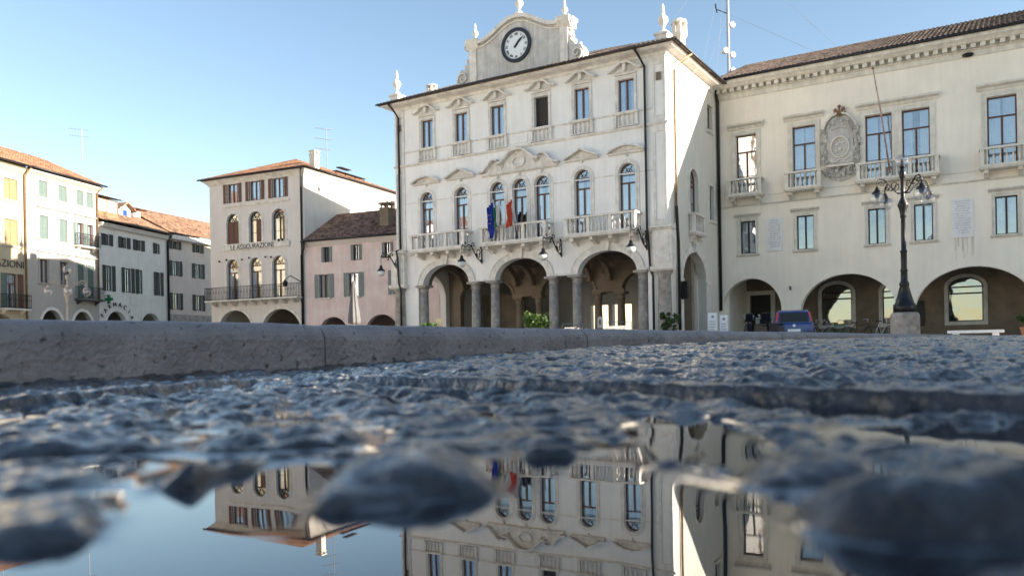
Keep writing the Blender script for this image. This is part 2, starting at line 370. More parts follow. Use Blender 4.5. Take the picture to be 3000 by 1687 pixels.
def iron_balcony(parent, T, u0, u1, z0, h, dp, slabm):
    mb = MB(); box(mb, u0, u1, z0-.1, z0, 0, dp, T); o = mb.build('balcony', slabm, parent)
    r = MB()
    for z in (z0+.04, z0+h): box(r, u0, u1, z, z+.035, dp-.035, dp, T); box(r, u0, u0+.03, z, z+.035, 0, dp-.035, T); box(r, u1-.03, u1, z, z+.035, 0, dp-.035, T)
    n = int((u1-u0)/.14)
    for i in range(n+1):
        u = u0+.012+(u1-u0-.035)*i/n; box(r, u-.011, u+.011, z0+.07, z0+h, dp-.028, dp-.006, T)
        if i < n and i % 2 == 0: ribbon(r, spiral((u+.07, z0+h*.6), .09, .03, 0, 2*PI, 8), .018, dp-.025, dp-.008, T)
    for k in range(1, int(dp/.15)):
        for u in (u0+.015, u1-.015): box(r, u-.01, u+.01, z0+.07, z0+h, k*.15-.01, k*.15+.01, T)
    r.build('iron_railing', M_iron, o)
    for u in (u0+.3, u1-.3):
        q = MB(); mould(q, [(0, z0-.1), (dp*.7, z0-.1), (dp*.4, z0-.22), (0, z0-.4)], u-.07, u+.07, T); q.build('bracket', slabm, o)
    return o
def pipe(parent, T, path, r, m):
    mb = MB(); tube(mb, [T(*p) for p in path], r, 8); return mb.build('downpipe', m, parent, True)
def hood_swan(mb, c, z, hw, T=front):   # small broken swan-neck hood
    mould(mb, [(0, z-.16), (.12, z-.16), (.16, z-.08), (0, z-.08)], c-hw*.62, c+hw*.62, T)
    for s in (-1, 1):
        pts = [(c+s*hw, z+.02), (c+s*hw*.82, z+.02), (c+s*hw*.62, z+.12), (c+s*hw*.4, z+.28), (c+s*hw*.2, z+.38), (c+s*hw*.06, z+.36), (c+s*hw*.02, z+.30)]
        if s > 0: pts = pts[::-1]
        ribbon(mb, pts, .085, 0, .3, T)
    prism(mb, [(c-hw*.75, z-.02), (c+hw*.75, z-.02), (c+hw*.2, z+.32), (c-hw*.2, z+.32)], 0, .035, T)
    prism(mb, [(c-.06, z+.02), (c+.06, z+.02), (c+.08, z+.42), (c-.08, z+.42)], .03, .24, T)
def hood_tri(mb, c, z, hw, h, T=front):
    mould(mb, [(0, z), (.06, z), (.16, z+.05), (.18, z+.1), (0, z+.12)], c-hw, c+hw, T)
    ribbon(mb, [(c-hw-.02, z+.1), (c, z+h)], .085, 0, .32, T); ribbon(mb, [(c, z+h), (c+hw+.02, z+.1)], .085, 0, .32, T)
    prism(mb, [(c-hw*.85, z+.1), (c+hw*.85, z+.1), (c, z+h-.02)], 0, .04, T)
    box(mb, c-.05, c+.05, z-.12, z, 0, .12, T)
def hood_seg(mb, c, z, hw, h, T=front):
    mould(mb, [(0, z), (.06, z), (.16, z+.05), (.18, z+.1), (0, z+.12)], c-hw, c+hw, T)
    pts = [(c-hw-.02+2*(hw+.02)*i/12, z+.08+h*math.sin(PI*(.12+.76*i/12))-h*math.sin(PI*.12)) for i in range(13)]
    ribbon(mb, pts, .085, 0, .32, T); prism(mb, [(a, b) for a, b in pts[1:-1]], 0, .04, T)
    box(mb, c-.05, c+.05, z-.12, z, 0, .12, T)
def urn(parent, loc, h, m=M_trim, name='urn_finial'):
    pr = [(.16, 0), (.16, .1), (.08, .14), (.06, .2), (.10, .28), (.20, .42), (.19, .52), (.09, .62), (.06, .66), (.09, .70), (.06, .74), (.075, .82), (.05, .92), (.015, 1.)]
    mb = MB(); revolve(mb, [(r*h*.85, z*h) for r, z in pr], 14); return mb.build(name, m, parent, True, loc)
def chimney(parent, loc, wd, h, m, round_=False):
    mb = MB()
    if round_:
        revolve(mb, [(wd*.5, 0), (wd*.5, h*.55), (wd*.68, h*.62), (wd*.68, h*.66)], 12)
        for k in range(6):
            a = 2*PI*k/6; x, y = wd*.55*math.cos(a), wd*.55*math.sin(a); tube(mb, [(x, y, h*.66), (x, y, h*.88)], wd*.12, 6)
        revolve(mb, [(wd*.35, h*.66), (wd*.35, h*.88)], 10)
        revolve(mb, [(wd*.7, h*.88), (wd*.6, h*.95), (wd*.2, h)], 12)
    else:
        box(mb, -wd/2, wd/2, 0, h*.75, -wd/2, wd/2); box(mb, -wd*.6, wd*.6, h*.75, h*.8, -wd*.6, wd*.6)
        for a in (-1, 1):
            for b in (-1, 1): box(mb, a*wd*.38-.05, a*wd*.38+.05, h*.8, h*.93, b*wd*.38-.05, b*wd*.38+.05)
        box(mb, -wd*.62, wd*.62, h*.93, h, -wd*.62, wd*.62)
    return mb.build('chimney', m, parent, False, loc)
def shell(parent, Lx, D, H, fholes, m, th=.4, sideholes=(), floors=(), z0=.0, lholes=(), ms=None):
    # four walls and floors; front wall has holes. each wall its own part
    f = MB(); slab(f, rect(0, Lx, z0, H), list(fholes), -th, 0); f.build('front_wall', m, parent)
    r = MB(); slab(r, rect(0, D, z0, H), list(sideholes), -th, 0, lambda u, z, d: (Lx+d, u+.0, z)); 
    r2 = MB()
    slab(r2, rect(th, D, z0, H), list(sideholes), -th, 0, sideR(Lx)); r2.build('side_wall', ms or m, parent)
    l = MB(); slab(l, rect(0, D-th, z0, H), list(lholes), -th, 0, sideL(D)); l.build('side_wall', ms or m, parent)
    b = MB(); box(b, th, Lx-th, z0, H, -th, 0, back(Lx, D)); b.build('rear_wall', m, parent)
    if floors:
        g = MB()
        for z in floors: box(g, th, Lx-th, z-.15, z, -D+th, -th)
        g.build('floor_slabs', M_warm, parent)
def hip_roof(parent, Lx, D, H, ov, slope, m, hipL=True, hipR=True):
    mb = MB(); run = min(Lx, D)/2+ov if (hipL and hipR) else D/2+ov
    roof_tiles(mb, -ov if hipL else 0, Lx+(ov if hipR else 0), ov, H, run, slope, front, 1 if hipL else 0, 1 if hipR else 0)
    roof_tiles(mb, -ov if hipR else 0, Lx+(ov if hipL else 0), ov, H, run, slope, back(Lx, D), 1 if hipR else 0, 1 if hipL else 0)
    if hipR: roof_tiles(mb, -ov, D+ov, ov, H, run, slope, sideR(Lx), 1, 1)
    if hipL: roof_tiles(mb, -ov, D+ov, ov, H, run, slope, sideL(D), 1, 1)
    # soffit deck
    a = -ov if hipL else 0; b = Lx+(ov if hipR else 0)
    mb.add([(a, -ov, H), (b, -ov, H), (b, D+ov, H), (a, D+ov, H)], [(0, 1, 2, 3)])
    return mb.build('roof', m, parent)
def frame(ox, oy, ang): return (ox, oy, 0), math.radians(90-ang)
# ------------------------------------------------------------------ the town hall with clock gable
loc, rz = frame(-6.78, 48.57, 121.7)
TH_ = empty('town_hall', loc, rz, 'white three storey town hall with clock gable, arcade and stone balconies', 'building')
L0, D0, H0 = 17.07, 12.5, 14.62
A3 = [(3.58, 1.62), (8.62, 1.64), (13.75, 1.66)]
SPR, RISE = 3.85, 1.12
WC = [2.4, 4.83, 7.27, 10.07, 12.49, 14.97]; VC = [2.3, 4.75, 7.2, 8.64, 10.05, 12.45, 14.96]
holes = [arch(c-h, c+h, SPR, SPR, RISE, 24) for c, h in A3]
holes += [arch(c-.46, c+.46, 5.95, 8.82, .46) for c in VC]+[rect(c-.44, c+.44, 11.82, 13.5) for c in WC]
mb = MB(); slab(mb, rect(0, L0, SPR, H0), holes, -.45, 0)
box(mb, 0, 1.55, 0, SPR, -.45, 0); box(mb, 15.98, L0, 0, SPR, -.45, 0)
mb.build('front_wall', M_plaster, TH_)
T = sideR(L0)
mb = MB(); slab(mb, rect(.45, D0, 0, H0), [arch(1.95, 5.6, 0, 3.45, 1.5, 22), arch(3.15, 4.45, 6.9, 8.75, .62), rect(6.25, 7.15, 12.0, 13.45), rect(6.45, 7.25, 7.0, 8.95)], -.45, 0, T)
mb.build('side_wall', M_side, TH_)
mb = MB(); slab(mb, rect(0, D0-.45, 0, H0), [arch(8.3, 11.7, 0, 3.3, 1.5, 20)], -.45, 0, sideL(D0)); mb.build('side_wall', M_plaster, TH_)
mb = MB(); slab(mb, rect(.45, L0-.45, 0, H0), [rect(17.07-9.9, 17.07-8.5, 0, 2.9), rect(17.07-8.2, 17.07-6.9, 0, 2.9)], -.45, 0, back(L0, D0)); mb.build('rear_wall', M_plaster, TH_)
# portico: ceiling, inner arcade, tympana
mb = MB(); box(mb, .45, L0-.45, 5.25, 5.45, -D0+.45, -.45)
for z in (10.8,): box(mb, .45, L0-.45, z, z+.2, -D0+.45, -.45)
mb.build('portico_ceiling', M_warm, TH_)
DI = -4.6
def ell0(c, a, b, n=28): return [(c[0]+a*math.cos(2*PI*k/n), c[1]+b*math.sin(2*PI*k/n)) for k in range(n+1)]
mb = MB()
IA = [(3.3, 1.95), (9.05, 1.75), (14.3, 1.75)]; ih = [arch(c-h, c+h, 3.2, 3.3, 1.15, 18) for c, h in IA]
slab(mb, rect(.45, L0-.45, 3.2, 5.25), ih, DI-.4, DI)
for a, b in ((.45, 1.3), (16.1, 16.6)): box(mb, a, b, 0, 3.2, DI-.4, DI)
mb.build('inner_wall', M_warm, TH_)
mb = MB()
for c, h in IA:
    slab(mb, arch(c-h-.16, c+h+.16, 3.2, 3.3, 1.31, 20), [arch(c-h, c+h, 3.2, 3.3, 1.15, 18)], DI, DI+.08)
mould(mb, [(DI, 4.82), (DI+.12, 4.82), (DI+.16, 4.95), (DI, 4.95)], .5, 16.5)
for c in (6.3, 11.7): ribbon(mb, ell0((c, 4.35), .42, .2), .06, DI, DI+.08); mould(mb, [(DI, 3.2), (DI+.1, 3.2), (DI+.14, 3.36), (DI, 3.36)], c-1.0, c+1.0)
for u in (1.75, 5.62, 6.78, 10.62, 11.9, 15.75):
    slab(mb, arch(.46, 4.58, 3.85, 3.95, 1.25, 14), [arch(.9, 4.15, 3.85, 3.86, 1.05, 14)], -.12, .12, lambda a, z, d, u=u: (u+d, a, z))
mb.build('vault_ribs', M_warm, TH_)
mb = MB(); box(mb, 1.4, 4.6, 0, 3.6, -7.2, -7.0); mb.build('hall_partition', M_brown, TH_)
def column(parent, x, y, h, r, m, z0=.1):
    o = empty('column', (x, y, 0), 0, parent=parent)
    mb = MB(); revolve(mb, [(r, z0+.35), (r*1.0, z0+1.2), (r*.88, h-.42)], 18); mb.build('shaft', m, o, True)
    mb = MB(); revolve(mb, [(r*1.3, z0+.18), (r*1.32, z0+.26), (r*1.05, z0+.35)], 18); box(mb, -r*1.35, r*1.35, z0, z0+.18, -r*1.35, r*1.35); mb.build('column_base', m, o)
    mb = MB(); revolve(mb, [(r*.88, h-.42), (r*1.0, h-.40), (r*1.0, h-.34), (r*.9, h-.32), (r*.95, h-.22), (r*1.28, h-.12)], 18); box(mb, -r*1.4, r*1.4, h-.12, h, -r*1.4, r*1.4); mb.build('capital', m, o)
for x in (1.82, 5.5, 6.8, 10.52, 11.93, 15.63): column(TH_, x, .22, SPR, .27, M_grey)
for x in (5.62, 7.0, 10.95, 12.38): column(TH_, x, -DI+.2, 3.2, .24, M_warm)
# corner piers, string courses, archivolts
for a, b in ((-.28, .72), (16.35, 17.35)):
    mb = MB(); box(mb, a, b, 3.95, 5.72, -.3, .28); box(mb, a+.14, b-.14, 4.15, 5.5, .28, .31)
    mould(mb, [(0, 3.72), (.3, 3.72), (.4, 3.82), (.42, 3.95), (0, 3.95)], a-.1, b+.1)
    mould(mb, [(0, 5.72), (.3, 5.72), (.38, 5.8), (.46, 5.84), (.46, 5.92), (0, 6.0)], a-.1, b+.1)
    mb.build('corner_pier', M_trim, TH_); mb = MB(); box(mb, a, b, 0, .5, -.3, .3); mb.build('pier_base', M_trim, TH_)
for x in (.22, 16.85): mb = MB(); revolve(mb, [(.36, .5), (.36, 1.5), (.31, 3.5), (.38, 3.6), (.44, 3.72)], 18, (x, -.02, 0)); mb.build('corner_half_column', M_grey, TH_, True)
mb = MB()
for c, h in A3:
    slab(mb, arch(c-h-.42, c+h+.42, SPR, SPR, RISE+.38, 26), [arch(c-h, c+h, SPR, SPR, RISE, 26)], -.002, .06)
    slab(mb, arch(c-h-.42, c+h+.42, SPR, SPR, RISE+.38, 26), [arch(c-h-.34, c+h+.34, SPR, SPR, RISE+.31, 26)], .06, .09)
    prism(mb, [(c-.16, SPR+RISE-.02), (c+.16, SPR+RISE-.02), (c+.24, SPR+RISE+.5), (c-.24, SPR+RISE+.5)], .06, .2)
for a, b in ((5.2, 6.98), (10.26, 12.09), (1.5, 1.96), (15.41, 15.99)): box(mb, a, b, SPR-.004, SPR+.1, -.47, .07)
mb.build('arcade_mouldings', M_trim, TH_)
mb = MB()
mould(mb, [(0, 5.62), (.1, 5.68), (.14, 5.84), (0, 5.9)], .72, 16.35)
mould(mb, [(0, 10.93), (.06, 10.93), (.12, 11.0), (.12, 11.06), (0, 11.09)], 0, L0, mitre1=1, mitre0=1)
mould(mb, [(0, 11.74), (.05, 11.76), (.05, 11.82), (0, 11.84)], .72, 16.35)
box(mb, .72, 16.35, 8.72, 8.78, 0, .03)
for a, b in ((0, .7), (16.37, L0)): slab(mb, rect(a, b, 6.0, H0), [rect(a+.12, b-.12, 6.3, 10.6), rect(a+.12, b-.12, 11.4, 13.9)], -.002, .05)
mb.build('string_course', M_trim, TH_)
mb = MB()
PR = [(-.05, 14.32), (.04, 14.32), (.08, 14.38), (.1, 14.46), (.2, 14.5), (.5, 14.54), (.62, 14.6), (.62, 14.66), (-.05, 14.66)]
mould(mb, PR, 0, L0, front, 1, 1); mould(mb, PR, 0, D0, sideR(L0), 1, 0); mould(mb, PR, 0, D0, sideL(D0), 0, 1)
mb.build('cornice', M_trim, TH_)
mb = MB()
tube(mb, [(-.82, -.8, 14.7), (L0+.82, -.8, 14.7)], .05, 8); tube(mb, [(L0+.8, -.8, 14.7), (L0+.8, D0, 14.7)], .06, 8)
mb.build('gutter', M_pipe, TH_, True)
hip_roof(TH_, L0, D0, 14.68, .8, .43, M_tileB)
# windows
for i, c in enumerate(WC):
    if i == 3:
        mb = MB(); box(mb, c-.44, c+.44, 11.82, 13.5, -.3, -.22)
        for k in range(18): box(mb, c-.38, c+.38, 11.9+k*.088, 11.93+k*.088, -.22, -.205)
        o = mb.build('window_shutter', M_wooddk, TH_); o['label'] = 'dark closed blind'
    else: window(TH_, front, c-.44, c+.44, 11.82, 13.5)
    surround(TH_, front, c-.44, c+.44, 11.82, 13.5, M_trim, .14, sill=False)
    mb = MB(); hood_swan(mb, c, 13.86, .92); mb.build('window_hood', M_trim, TH_)
    mb = MB(); mould(mb, [(0, 11.7), (.16, 11.72), (.2, 11.78), (.2, 11.84), (0, 11.84)], c-.68, c+.68)
    box(mb, c-.66, c-.5, 11.09, 11.7, 0, .14); box(mb, c+.5, c+.66, 11.09, 11.7, 0, .14); box(mb, c-.5, c+.5, 11.09, 11.12, .01, .15)
    o = mb.build('window_balustrade', M_trim, TH_)
    for k in range(4): baluster(o, (c-.39+.26*k, -.085, 11.12), .58, M_trim)
for i, c in enumerate(VC):
    window(TH_, front, c-.46, c+.46, 5.95, 9.28, rise=.46, trans=8.3, fan=True, d=-.2, curtain=i not in (2, 3))
    surround(TH_, front, c-.46, c+.46, 5.95, 9.28, M_trim, .2, rise=.46, sill=False)
for c, k in ((2.3, 0), (4.75, 1), (12.45, 1), (14.96, 0)):
    mb = MB(); (hood_tri(mb, c, 9.72, .98, .55) if k else hood_seg(mb, c, 9.72, .98, .5)); mb.build('window_hood', M_trim, TH_)
mb = MB(); c = 8.64
mould(mb, [(0, 9.62), (.08, 9.62), (.18, 9.68), (.2, 9.76), (0, 9.8)], c-2.4, c+2.4)
ribbon(mb, [(c-1.3, 10.16), (c-1.05, 10.2), (c-.8, 10.42), (c-.5, 10.68), (c-.2, 10.8), (c+.2, 10.8), (c+.5, 10.68), (c+.8, 10.42), (c+1.05, 10.2), (c+1.3, 10.16)], .1, 0, .36)
for s in (-1, 1):
    pts = [(c+s*2.5, 9.8), (c+s*2.2, 9.86), (c+s*1.95, 10.05), (c+s*1.75, 10.32), (c+s*1.5, 10.42), (c+s*1.3, 10.36)]
    ribbon(mb, pts if s < 0 else pts[::-1], .1, 0, .36)
    prism(mb, [(c+s*2.2, 9.8), (c+s*1.1, 9.8), (c+s*1.3, 10.36), (c+s*1.75, 10.3)][::s], 0, .05)
    ribbon(mb, spiral((c+s*1.12, 10.12), .05, .17, 0, 3*PI, 16), .04, .02, .1)
prism(mb, [(c-1.1, 9.8), (c+1.1, 9.8), (c+.8, 10.42), (c, 10.8), (c-.8, 10.42)], 0, .05)
ribbon(mb, [(c+.42*math.cos(2*PI*k/20), 10.2+.3*math.sin(2*PI*k/20)) for k in range(21)], .06, .04, .14)
for s in (-1.4, 0, 1.4): box(mb, c+s-.05, c+s+.05, 9.42, 9.62, 0, .12)
mb.build('window_hood', M_trim, TH_)['label'] = 'large broken scroll pediment over the triple window'
balcony(TH_, front, 1.65, 5.5, 5.8, 6.72, .9, [4, 4, 4], M_trim, (2.0, 3.1, 4.2, 5.2))
balcony(TH_, front, 6.55, 10.7, 5.8, 6.72, .9, [4, 4, 4], M_trim, (6.9, 8.0, 9.2, 10.3))
balcony(TH_, front, 11.8, 15.7, 5.8, 6.72, .9, [4, 5, 4], M_trim, (12.1, 13.2, 14.3, 15.4))
# clock gable
cx = 8.57
half = [(3.8, 14.9), (3.98, 15.25), (4.0, 15.6), (3.85, 15.92), (3.5, 16.02), (3.28, 16.3), (3.16, 16.75), (3.16, 17.2), (3.4, 17.34), (3.4, 17.5), (2.75, 17.5), (2.42, 17.38), (2.0, 17.45), (1.5, 17.68), (1.0, 17.98), (.5, 18.22), (0, 18.3)]
out = [(cx+a, b) for a, b in half]+[(cx-a, b) for a, b in half[-2::-1]]
mb = MB(); prism(mb, out, -.6, .02); g = mb.build('clock_gable', M_peddark, TH_)
mb = MB(); top = [(cx-a, b) for a, b in half[10:]]+[(cx+a, b) for a, b in half[-2:9:-1]]
ribbon(mb, [(a, b-.16) for a, b in top], .2, -.65, .22); ribbon(mb, [(a, b-.36) for a, b in top], .07, .01, .1)
for s in (-1, 1):
    a, b = sorted((cx+s*2.66, cx+s*3.12)); box(mb, a, b, 14.9, 17.05, .02, .1)
    mould(mb, [(-.6, 17.0), (.1, 17.0), (.2, 17.12), (.3, 17.3), (.34, 17.52), (-.6, 17.52)], a-.12, b+.18)
    ribbon(mb, spiral((cx+s*3.62, 15.5), .38, .08, -PI/2 if s > 0 else -PI/2, (-PI/2+s*2.6*PI), 22), .07, .0, .12)
    ribbon(mb, spiral((cx+s*3.3, 17.2), .18, .05, 0, s*2.5*PI, 14), .05, .0, .1)
    for k, (a2, b2) in enumerate(((3.78, 15.98), (3.5, 16.2), (3.36, 16.5), (3.24, 16.85))): sphere(mb, (cx+s*a2, .1, b2), .1, 8, 6)
for u in (cx-.78, cx+.74): box(mb, u-.02, u+.02, 14.95, 15.85, .02, .035)
mb.build('gable_moulding', M_trim, g)
urn(g, (cx, .25, 18.42), 1.35); urn(g, (cx-2.85, .15, 17.5), 1.05); urn(g, (cx+2.85, .15, 17.5), 1.05)
g.location = (.08, 0, -.14)
ck = empty('clock', (8.62, -.04, 16.52), 0, parent=TH_)
mb = MB(); R = .93
mb.add([], []); slab(mb, dict(u0=-R, u1=R, us=[-R*math.cos(PI*i/32) for i in range(33)], zb=lambda u: -math.sqrt(max(0, R*R-u*u)), zt=lambda u: math.sqrt(max(0, R*R-u*u))),
     [dict(u0=-.75, u1=.75, us=[-.75*math.cos(PI*i/32) for i in range(33)], zb=lambda u: -math.sqrt(max(0, .5625-u*u)), zt=lambda u: math.sqrt(max(0, .5625-u*u)))], -.02, .1)
mb.build('clock_rim', M_black, ck)
mb = MB(); revolve(mb, [(.001, 0), (.78, 0), (.78, .03), (.001, .03)], 36); o = mb.build('clock_face', M_white, ck); o.rotation_euler = (PI/2, 0, 0)
for k, s in enumerate(['XII', 'I', 'II', 'III', 'IIII', 'V', 'VI', 'VII', 'VIII', 'IX', 'X', 'XI']):
    a = math.radians(30*k); text('numeral', s, .19, (.6*math.sin(a), -.045, .6*math.cos(a)), M_black, ck, roty=a)
for nm, a, l, wd in (('hour_hand', 41, .46, .06), ('minute_hand', 48, .66, .035)):
    a = math.radians(a); mb = MB(); dx, dz = math.sin(a), math.cos(a)
    prism(mb, [(-dx*.16-dz*wd, -dz*.16+dx*wd), (dx*l*.6-dz*wd, dz*l*.6+dx*wd), (dx*l, dz*l), (dx*l*.6+dz*wd, dz*l*.6-dx*wd), (-dx*.16+dz*wd, -dz*.16-dx*wd)], .05, .07 if nm[0] == 'h' else .085); mb.build(nm, M_black, ck)
for x in (.1, 16.95): 
    mb = MB(); box(mb, x-.3, x+.3, 14.6, 15.25, -.4, .2); box(mb, x-.36, x+.36, 15.25, 15.35, -.46, .26); mb.build('finial_pedestal', M_trim, TH_); urn(TH_, (x, .1, 15.35), 1.5)
chimney(TH_, (1.6, 1.6, 14.9), .55, 1.25, M_trim, True)
chimney(TH_, (16.6, 3.4, 14.9), .62, 2.4, M_trim, True)
pipe(TH_, front, [(.1, 14.65, .8), (.28, 14.3, .5), (.34, 13.9, .12), (.34, 6.1, .12), (.34, 5.95, .5), (.34, 5.6, .42), (.42, 4.1, .42), (.55, 3.6, .4), (.55, .1, .4)], .062, M_pipe)
pipe(TH_, front, [(15.75, 14.65, .8), (15.85, 14.4, .5), (16.02, 13.9, .12), (16.02, 5.9, .12), (16.08, 5.5, .14), (16.16, 3.9, .14), (16.3, 3.5, .14), (16.3, .1, .14)], .062, M_pipe)
T = sideR(L0)
pipe(TH_, T, [(1.6, 14.65, .8), (1.3, 14.3, .4), (.95, 13.8, .1), (.95, 7.0, .1)], .06, M_copper)
pipe(TH_, T, [(.95, 7.0, .1), (.95, 5.9, .14), (1.05, 5.2, .14), (1.05, .1, .14)], .08, M_pipe)
for u in (.35, 16.72):
    mb = MB(); box(mb, u-.13, u+.13, 13.1, 13.5, .055, .08)
    for k in range(3): box(mb, u-.1, u+.1, 13.16+k*.11, 13.22+k*.11, .08, .1)
    mb.build('wall_vent', M_brown, TH_)
mb = MB(); box(mb, 8.1, 9.2, 11.2, 11.62, 0, .04); o = mb.build('plaque', M_plaster, TH_)
for k in range(3): text('inscription', ['', '', ''][k] or '- - - - -', .12, (8.65, -.045, 11.52-k*.12), M_inkgrey, o, ext=.003)
# side wall parts
window(TH_, T, 6.25, 7.15, 12.0, 13.45); surround(TH_, T, 6.25, 7.15, 12.0, 13.45, M_trim, .12)
window(TH_, T, 6.45, 7.25, 7.0, 8.95); surround(TH_, T, 6.45, 7.25, 7.0, 8.95, M_trim, .12)
window(TH_, T, 3.15, 4.45, 6.9, 9.37, rise=.62, trans=8.5); surround(TH_, T, 3.15, 4.45, 6.9, 9.37, M_trim, .16, rise=.62, sill=False)
balcony(TH_, T, 2.95, 4.65, 5.95, 6.95, .35, [5], M_trim, (3.2, 4.4), ret=1)
mb = MB(); slab(mb, arch(1.6, 5.95, 0, 3.45, 1.85, 24), [arch(1.95, 5.6, 0, 3.45, 1.5, 24)], -.002, .05, T)
box(mb, 1.2, 1.96, 3.35, 3.47, .051, .1, T); box(mb, 5.59, 6.3, 3.35, 3.47, .051, .1, T)
prism(mb, [(3.55, 4.95), (4.0, 4.95), (4.08, 5.5), (3.48, 5.5)], .05, .2, T); mb.build('door_arch', M_trim, TH_)
mb = MB(); slab(mb, arch(1.95, 5.6, 3.25, 3.45, 1.5, 22), [], -2.3, -2.2, T); box(mb, 1.95, 5.6, 3.25, 3.45, -2.2, -2.0, T); box(mb, 1.9, 2.0, 0, 5, -2.2, -.45, T); box(mb, 5.55, 5.7, 0, 5, -2.2, -.45, T); mb.build('door_tympanum', M_cream, TH_)
mb = MB(); box(mb, 1.95, 5.6, 0, 3.25, -2.3, -2.25, T)
for k in range(9): box(mb, 2.05+k*.4, 2.35+k*.4, .2, 3.1, -2.25, -2.22, T)
o = mb.build('side_door', M_wooddk, TH_)
mb = MB(); box(mb, 3.2, 3.9, 1.25, 1.6, -2.215, -2.19, T); mb.build('door_notice', M_white, o)
# wall lamps: scroll bracket with hanging bell globe
def wall_lamp(parent, T, u, z, ln=1.9):
    o = empty('wall_lamp', T(u, z, 0), 0, parent=parent)
    P = Vector(T(u, z, 0)); E = Vector(T(u, z, 1))-P
    pt = lambda d, h: E*d+Vector((0, 0, h))
    mb = MB()
    tube(mb, [pt(.05, -.35), pt(.25, -.42), pt(.5, -.3), pt(.8, .05), pt(1.05, .3), pt(1.3, .36), pt(1.55, .22), pt(1.75, .22), pt(ln, .3), pt(ln+.08, .15)], .034, 7)
    for (d, h, r0, a0, a1) in ((.3, .0, .26, -1.2, 4.8), (.85, .38, .15, 0, 5), (1.25, .12, .14, 1, 6), (1.6, .38, .1, 0, 4.5), (.35, -.18, .16, 2, 7)):
        tube(mb, [pt(d+r*math.cos(a), h+r*math.sin(a)) for r, a in ((r0*(1-.75*i/16), a0+(a1-a0)*i/16) for i in range(17))], .026, 6)
    tube(mb, [pt(.04, -.6), pt(.04, .35)], .035, 6)
    for d, h in ((.55, -.12), (1.05, .3), (.1, .3), (.12, -.45)): sphere(mb, pt(d, h), .07, 8, 6)
    mb.build('scroll_bracket', M_iron, o, True)
    q = pt(ln+.08, -.62); mb = MB(); tube(mb, [pt(ln+.08, .15), pt(ln+.08, -.3)], .015, 6)
    revolve(mb, [(.03, .33), (.08, .28), (.1, .15), (.2, .05), (.24, .0), (.22, -.02)], 12, q); mb.build('lamp_cap', M_iron, o, True)
    mb = MB(); revolve(mb, [(.20, -.02), (.23, -.1), (.2, -.22), (.1, -.31), (.01, -.33)], 14, q); mb.build('lamp_globe', M_opal, o, True)
    return o
M_opal = mat('opal_glass', (.62, .62, .60), .05, 4, .25)
wall_lamp(TH_, front, .28, 5.3, 1.75); wall_lamp(TH_, front, 6.1, 5.42); wall_lamp(TH_, front, 11.15, 5.42); wall_lamp(TH_, front, 15.95, 5.42)
mb = MB(); box(mb, 1.7, 1.95, 2.5, 3.2, .05, .3, T); box(mb, 1.6, 1.7, 2.4, 3.3, 0, .35, T); mb.build('wall_lantern', M_iron, TH_)
# flags leaning from the central balcony
def flag(u, cols, label, ph, ln=2.6, drop=1.7):
    o = empty('flag', tuple(Matrix.Rotation(rz, 4, 'Z') @ Vector((u, -.95, 6.3)) + Vector(loc)), rz, label, 'flag', 'flags on the central balcony')
    mb = MB(); tube(mb, [(0, .1, 0), (0, -.35, ln*.8)], .022, 6); sphere(mb, (0, -.36, ln*.81), .045, 8, 6); mb.build('flagpole', M_white, o, True)
    n = len(cols); W = 15
    for b, m in enumerate(cols):
        vs = []; fs = []
        for i in range(9):
            for j in range(W):
                t = j/(W-1); s = (b+i/8)/n
                x = -.02-s*.36+.05*math.sin(t*9+ph+s*7)*t; y = -.35+.05*t+.09*math.sin(s*17+t*4+ph); z = ln*.78-t*drop*(1-.12*s)-.3*s
                vs.append((x, y, z))
        for i in range(8):
            for j in range(W-1): k = i*W+j; fs.append((k, k+1, k+W+1, k+W))
        m2 = MB(); m2.add(vs, fs); c = m2.build('flag_cloth', m, o, True)
        if m is M_flagblue:
            st = MB()
            for k in range(6):
                a = 2*PI*k/6; sphere(st, (-.2+.12*math.cos(a), -.47, ln*.78-.95+.26*math.sin(a)), .025, 5, 4)
            st.build('flag_stars', M_yelstar, c)
    return o
flag(7.75, [M_flagblue], 'blue flag with yellow stars hanging over the central balcony', .2, 2.1, 1.9)
flag(8.15, [M_flagwhite, M_flaggreen], 'green and white flag furled between the blue flag and the red flag', 1.2, 2.0, 1.2)
flag(8.95, [M_flagred], 'red flag hanging in front of the middle arched window', 2.4, 2.1, 1.35)

# ------------------------------------------------------------------ the palace with stone crest on the right
loc, rz2 = frame(11.965, 46.432, 121.7)
PB = empty('palace', loc, rz2, 'long cream palace with dentil cornice, stone crest and wide arches on the right', 'building')
L1, D1, H1 = 27, 13, 14.4
AR = [(1.78, 1.67, 1.95, 1.8), (6.85, 2.42, 1.6, 2.1), (12.67, 2.62, 1.5, 2.2), (18.9, 2.65, 1.5, 2.2), (24.4, 2.4, 1.5, 2.2)]
UP = [(1.65, .57), (4.78, .6), (8.5, .64), (10.24, .64), (13.98, .62), (17.6, .62), (21.4, .62)]
SM = [(1.68, .43), (4.78, .45), (8.35, .42), (10.52, .43), (14.1, .46), (17.6, .45), (21.4, .45)]
holes = [arch(c-h, c+h, 0, s, r, 26) for c, h, s, r in AR]+[rect(c-h, c+h, 8.55 if True else 9, 11.86) for c, h in UP]+[rect(c-h, c+h, 5.15, 7.0) for c, h in SM]
mb = MB(); slab(mb, rect(0, L1, 0, H1), holes, -.5, 0); mb.build('front_wall', M_cream, PB)
mb = MB(); slab(mb, rect(.5, D1, 0, H1), [], -.4, 0, sideR(L1)); mb.build('side_wall', M_cream, PB)
mb = MB(); box(mb, .4, L1-.4, 0, H1, -.4, 0, back(L1, D1)); mb.build('rear_wall', M_cream, PB)
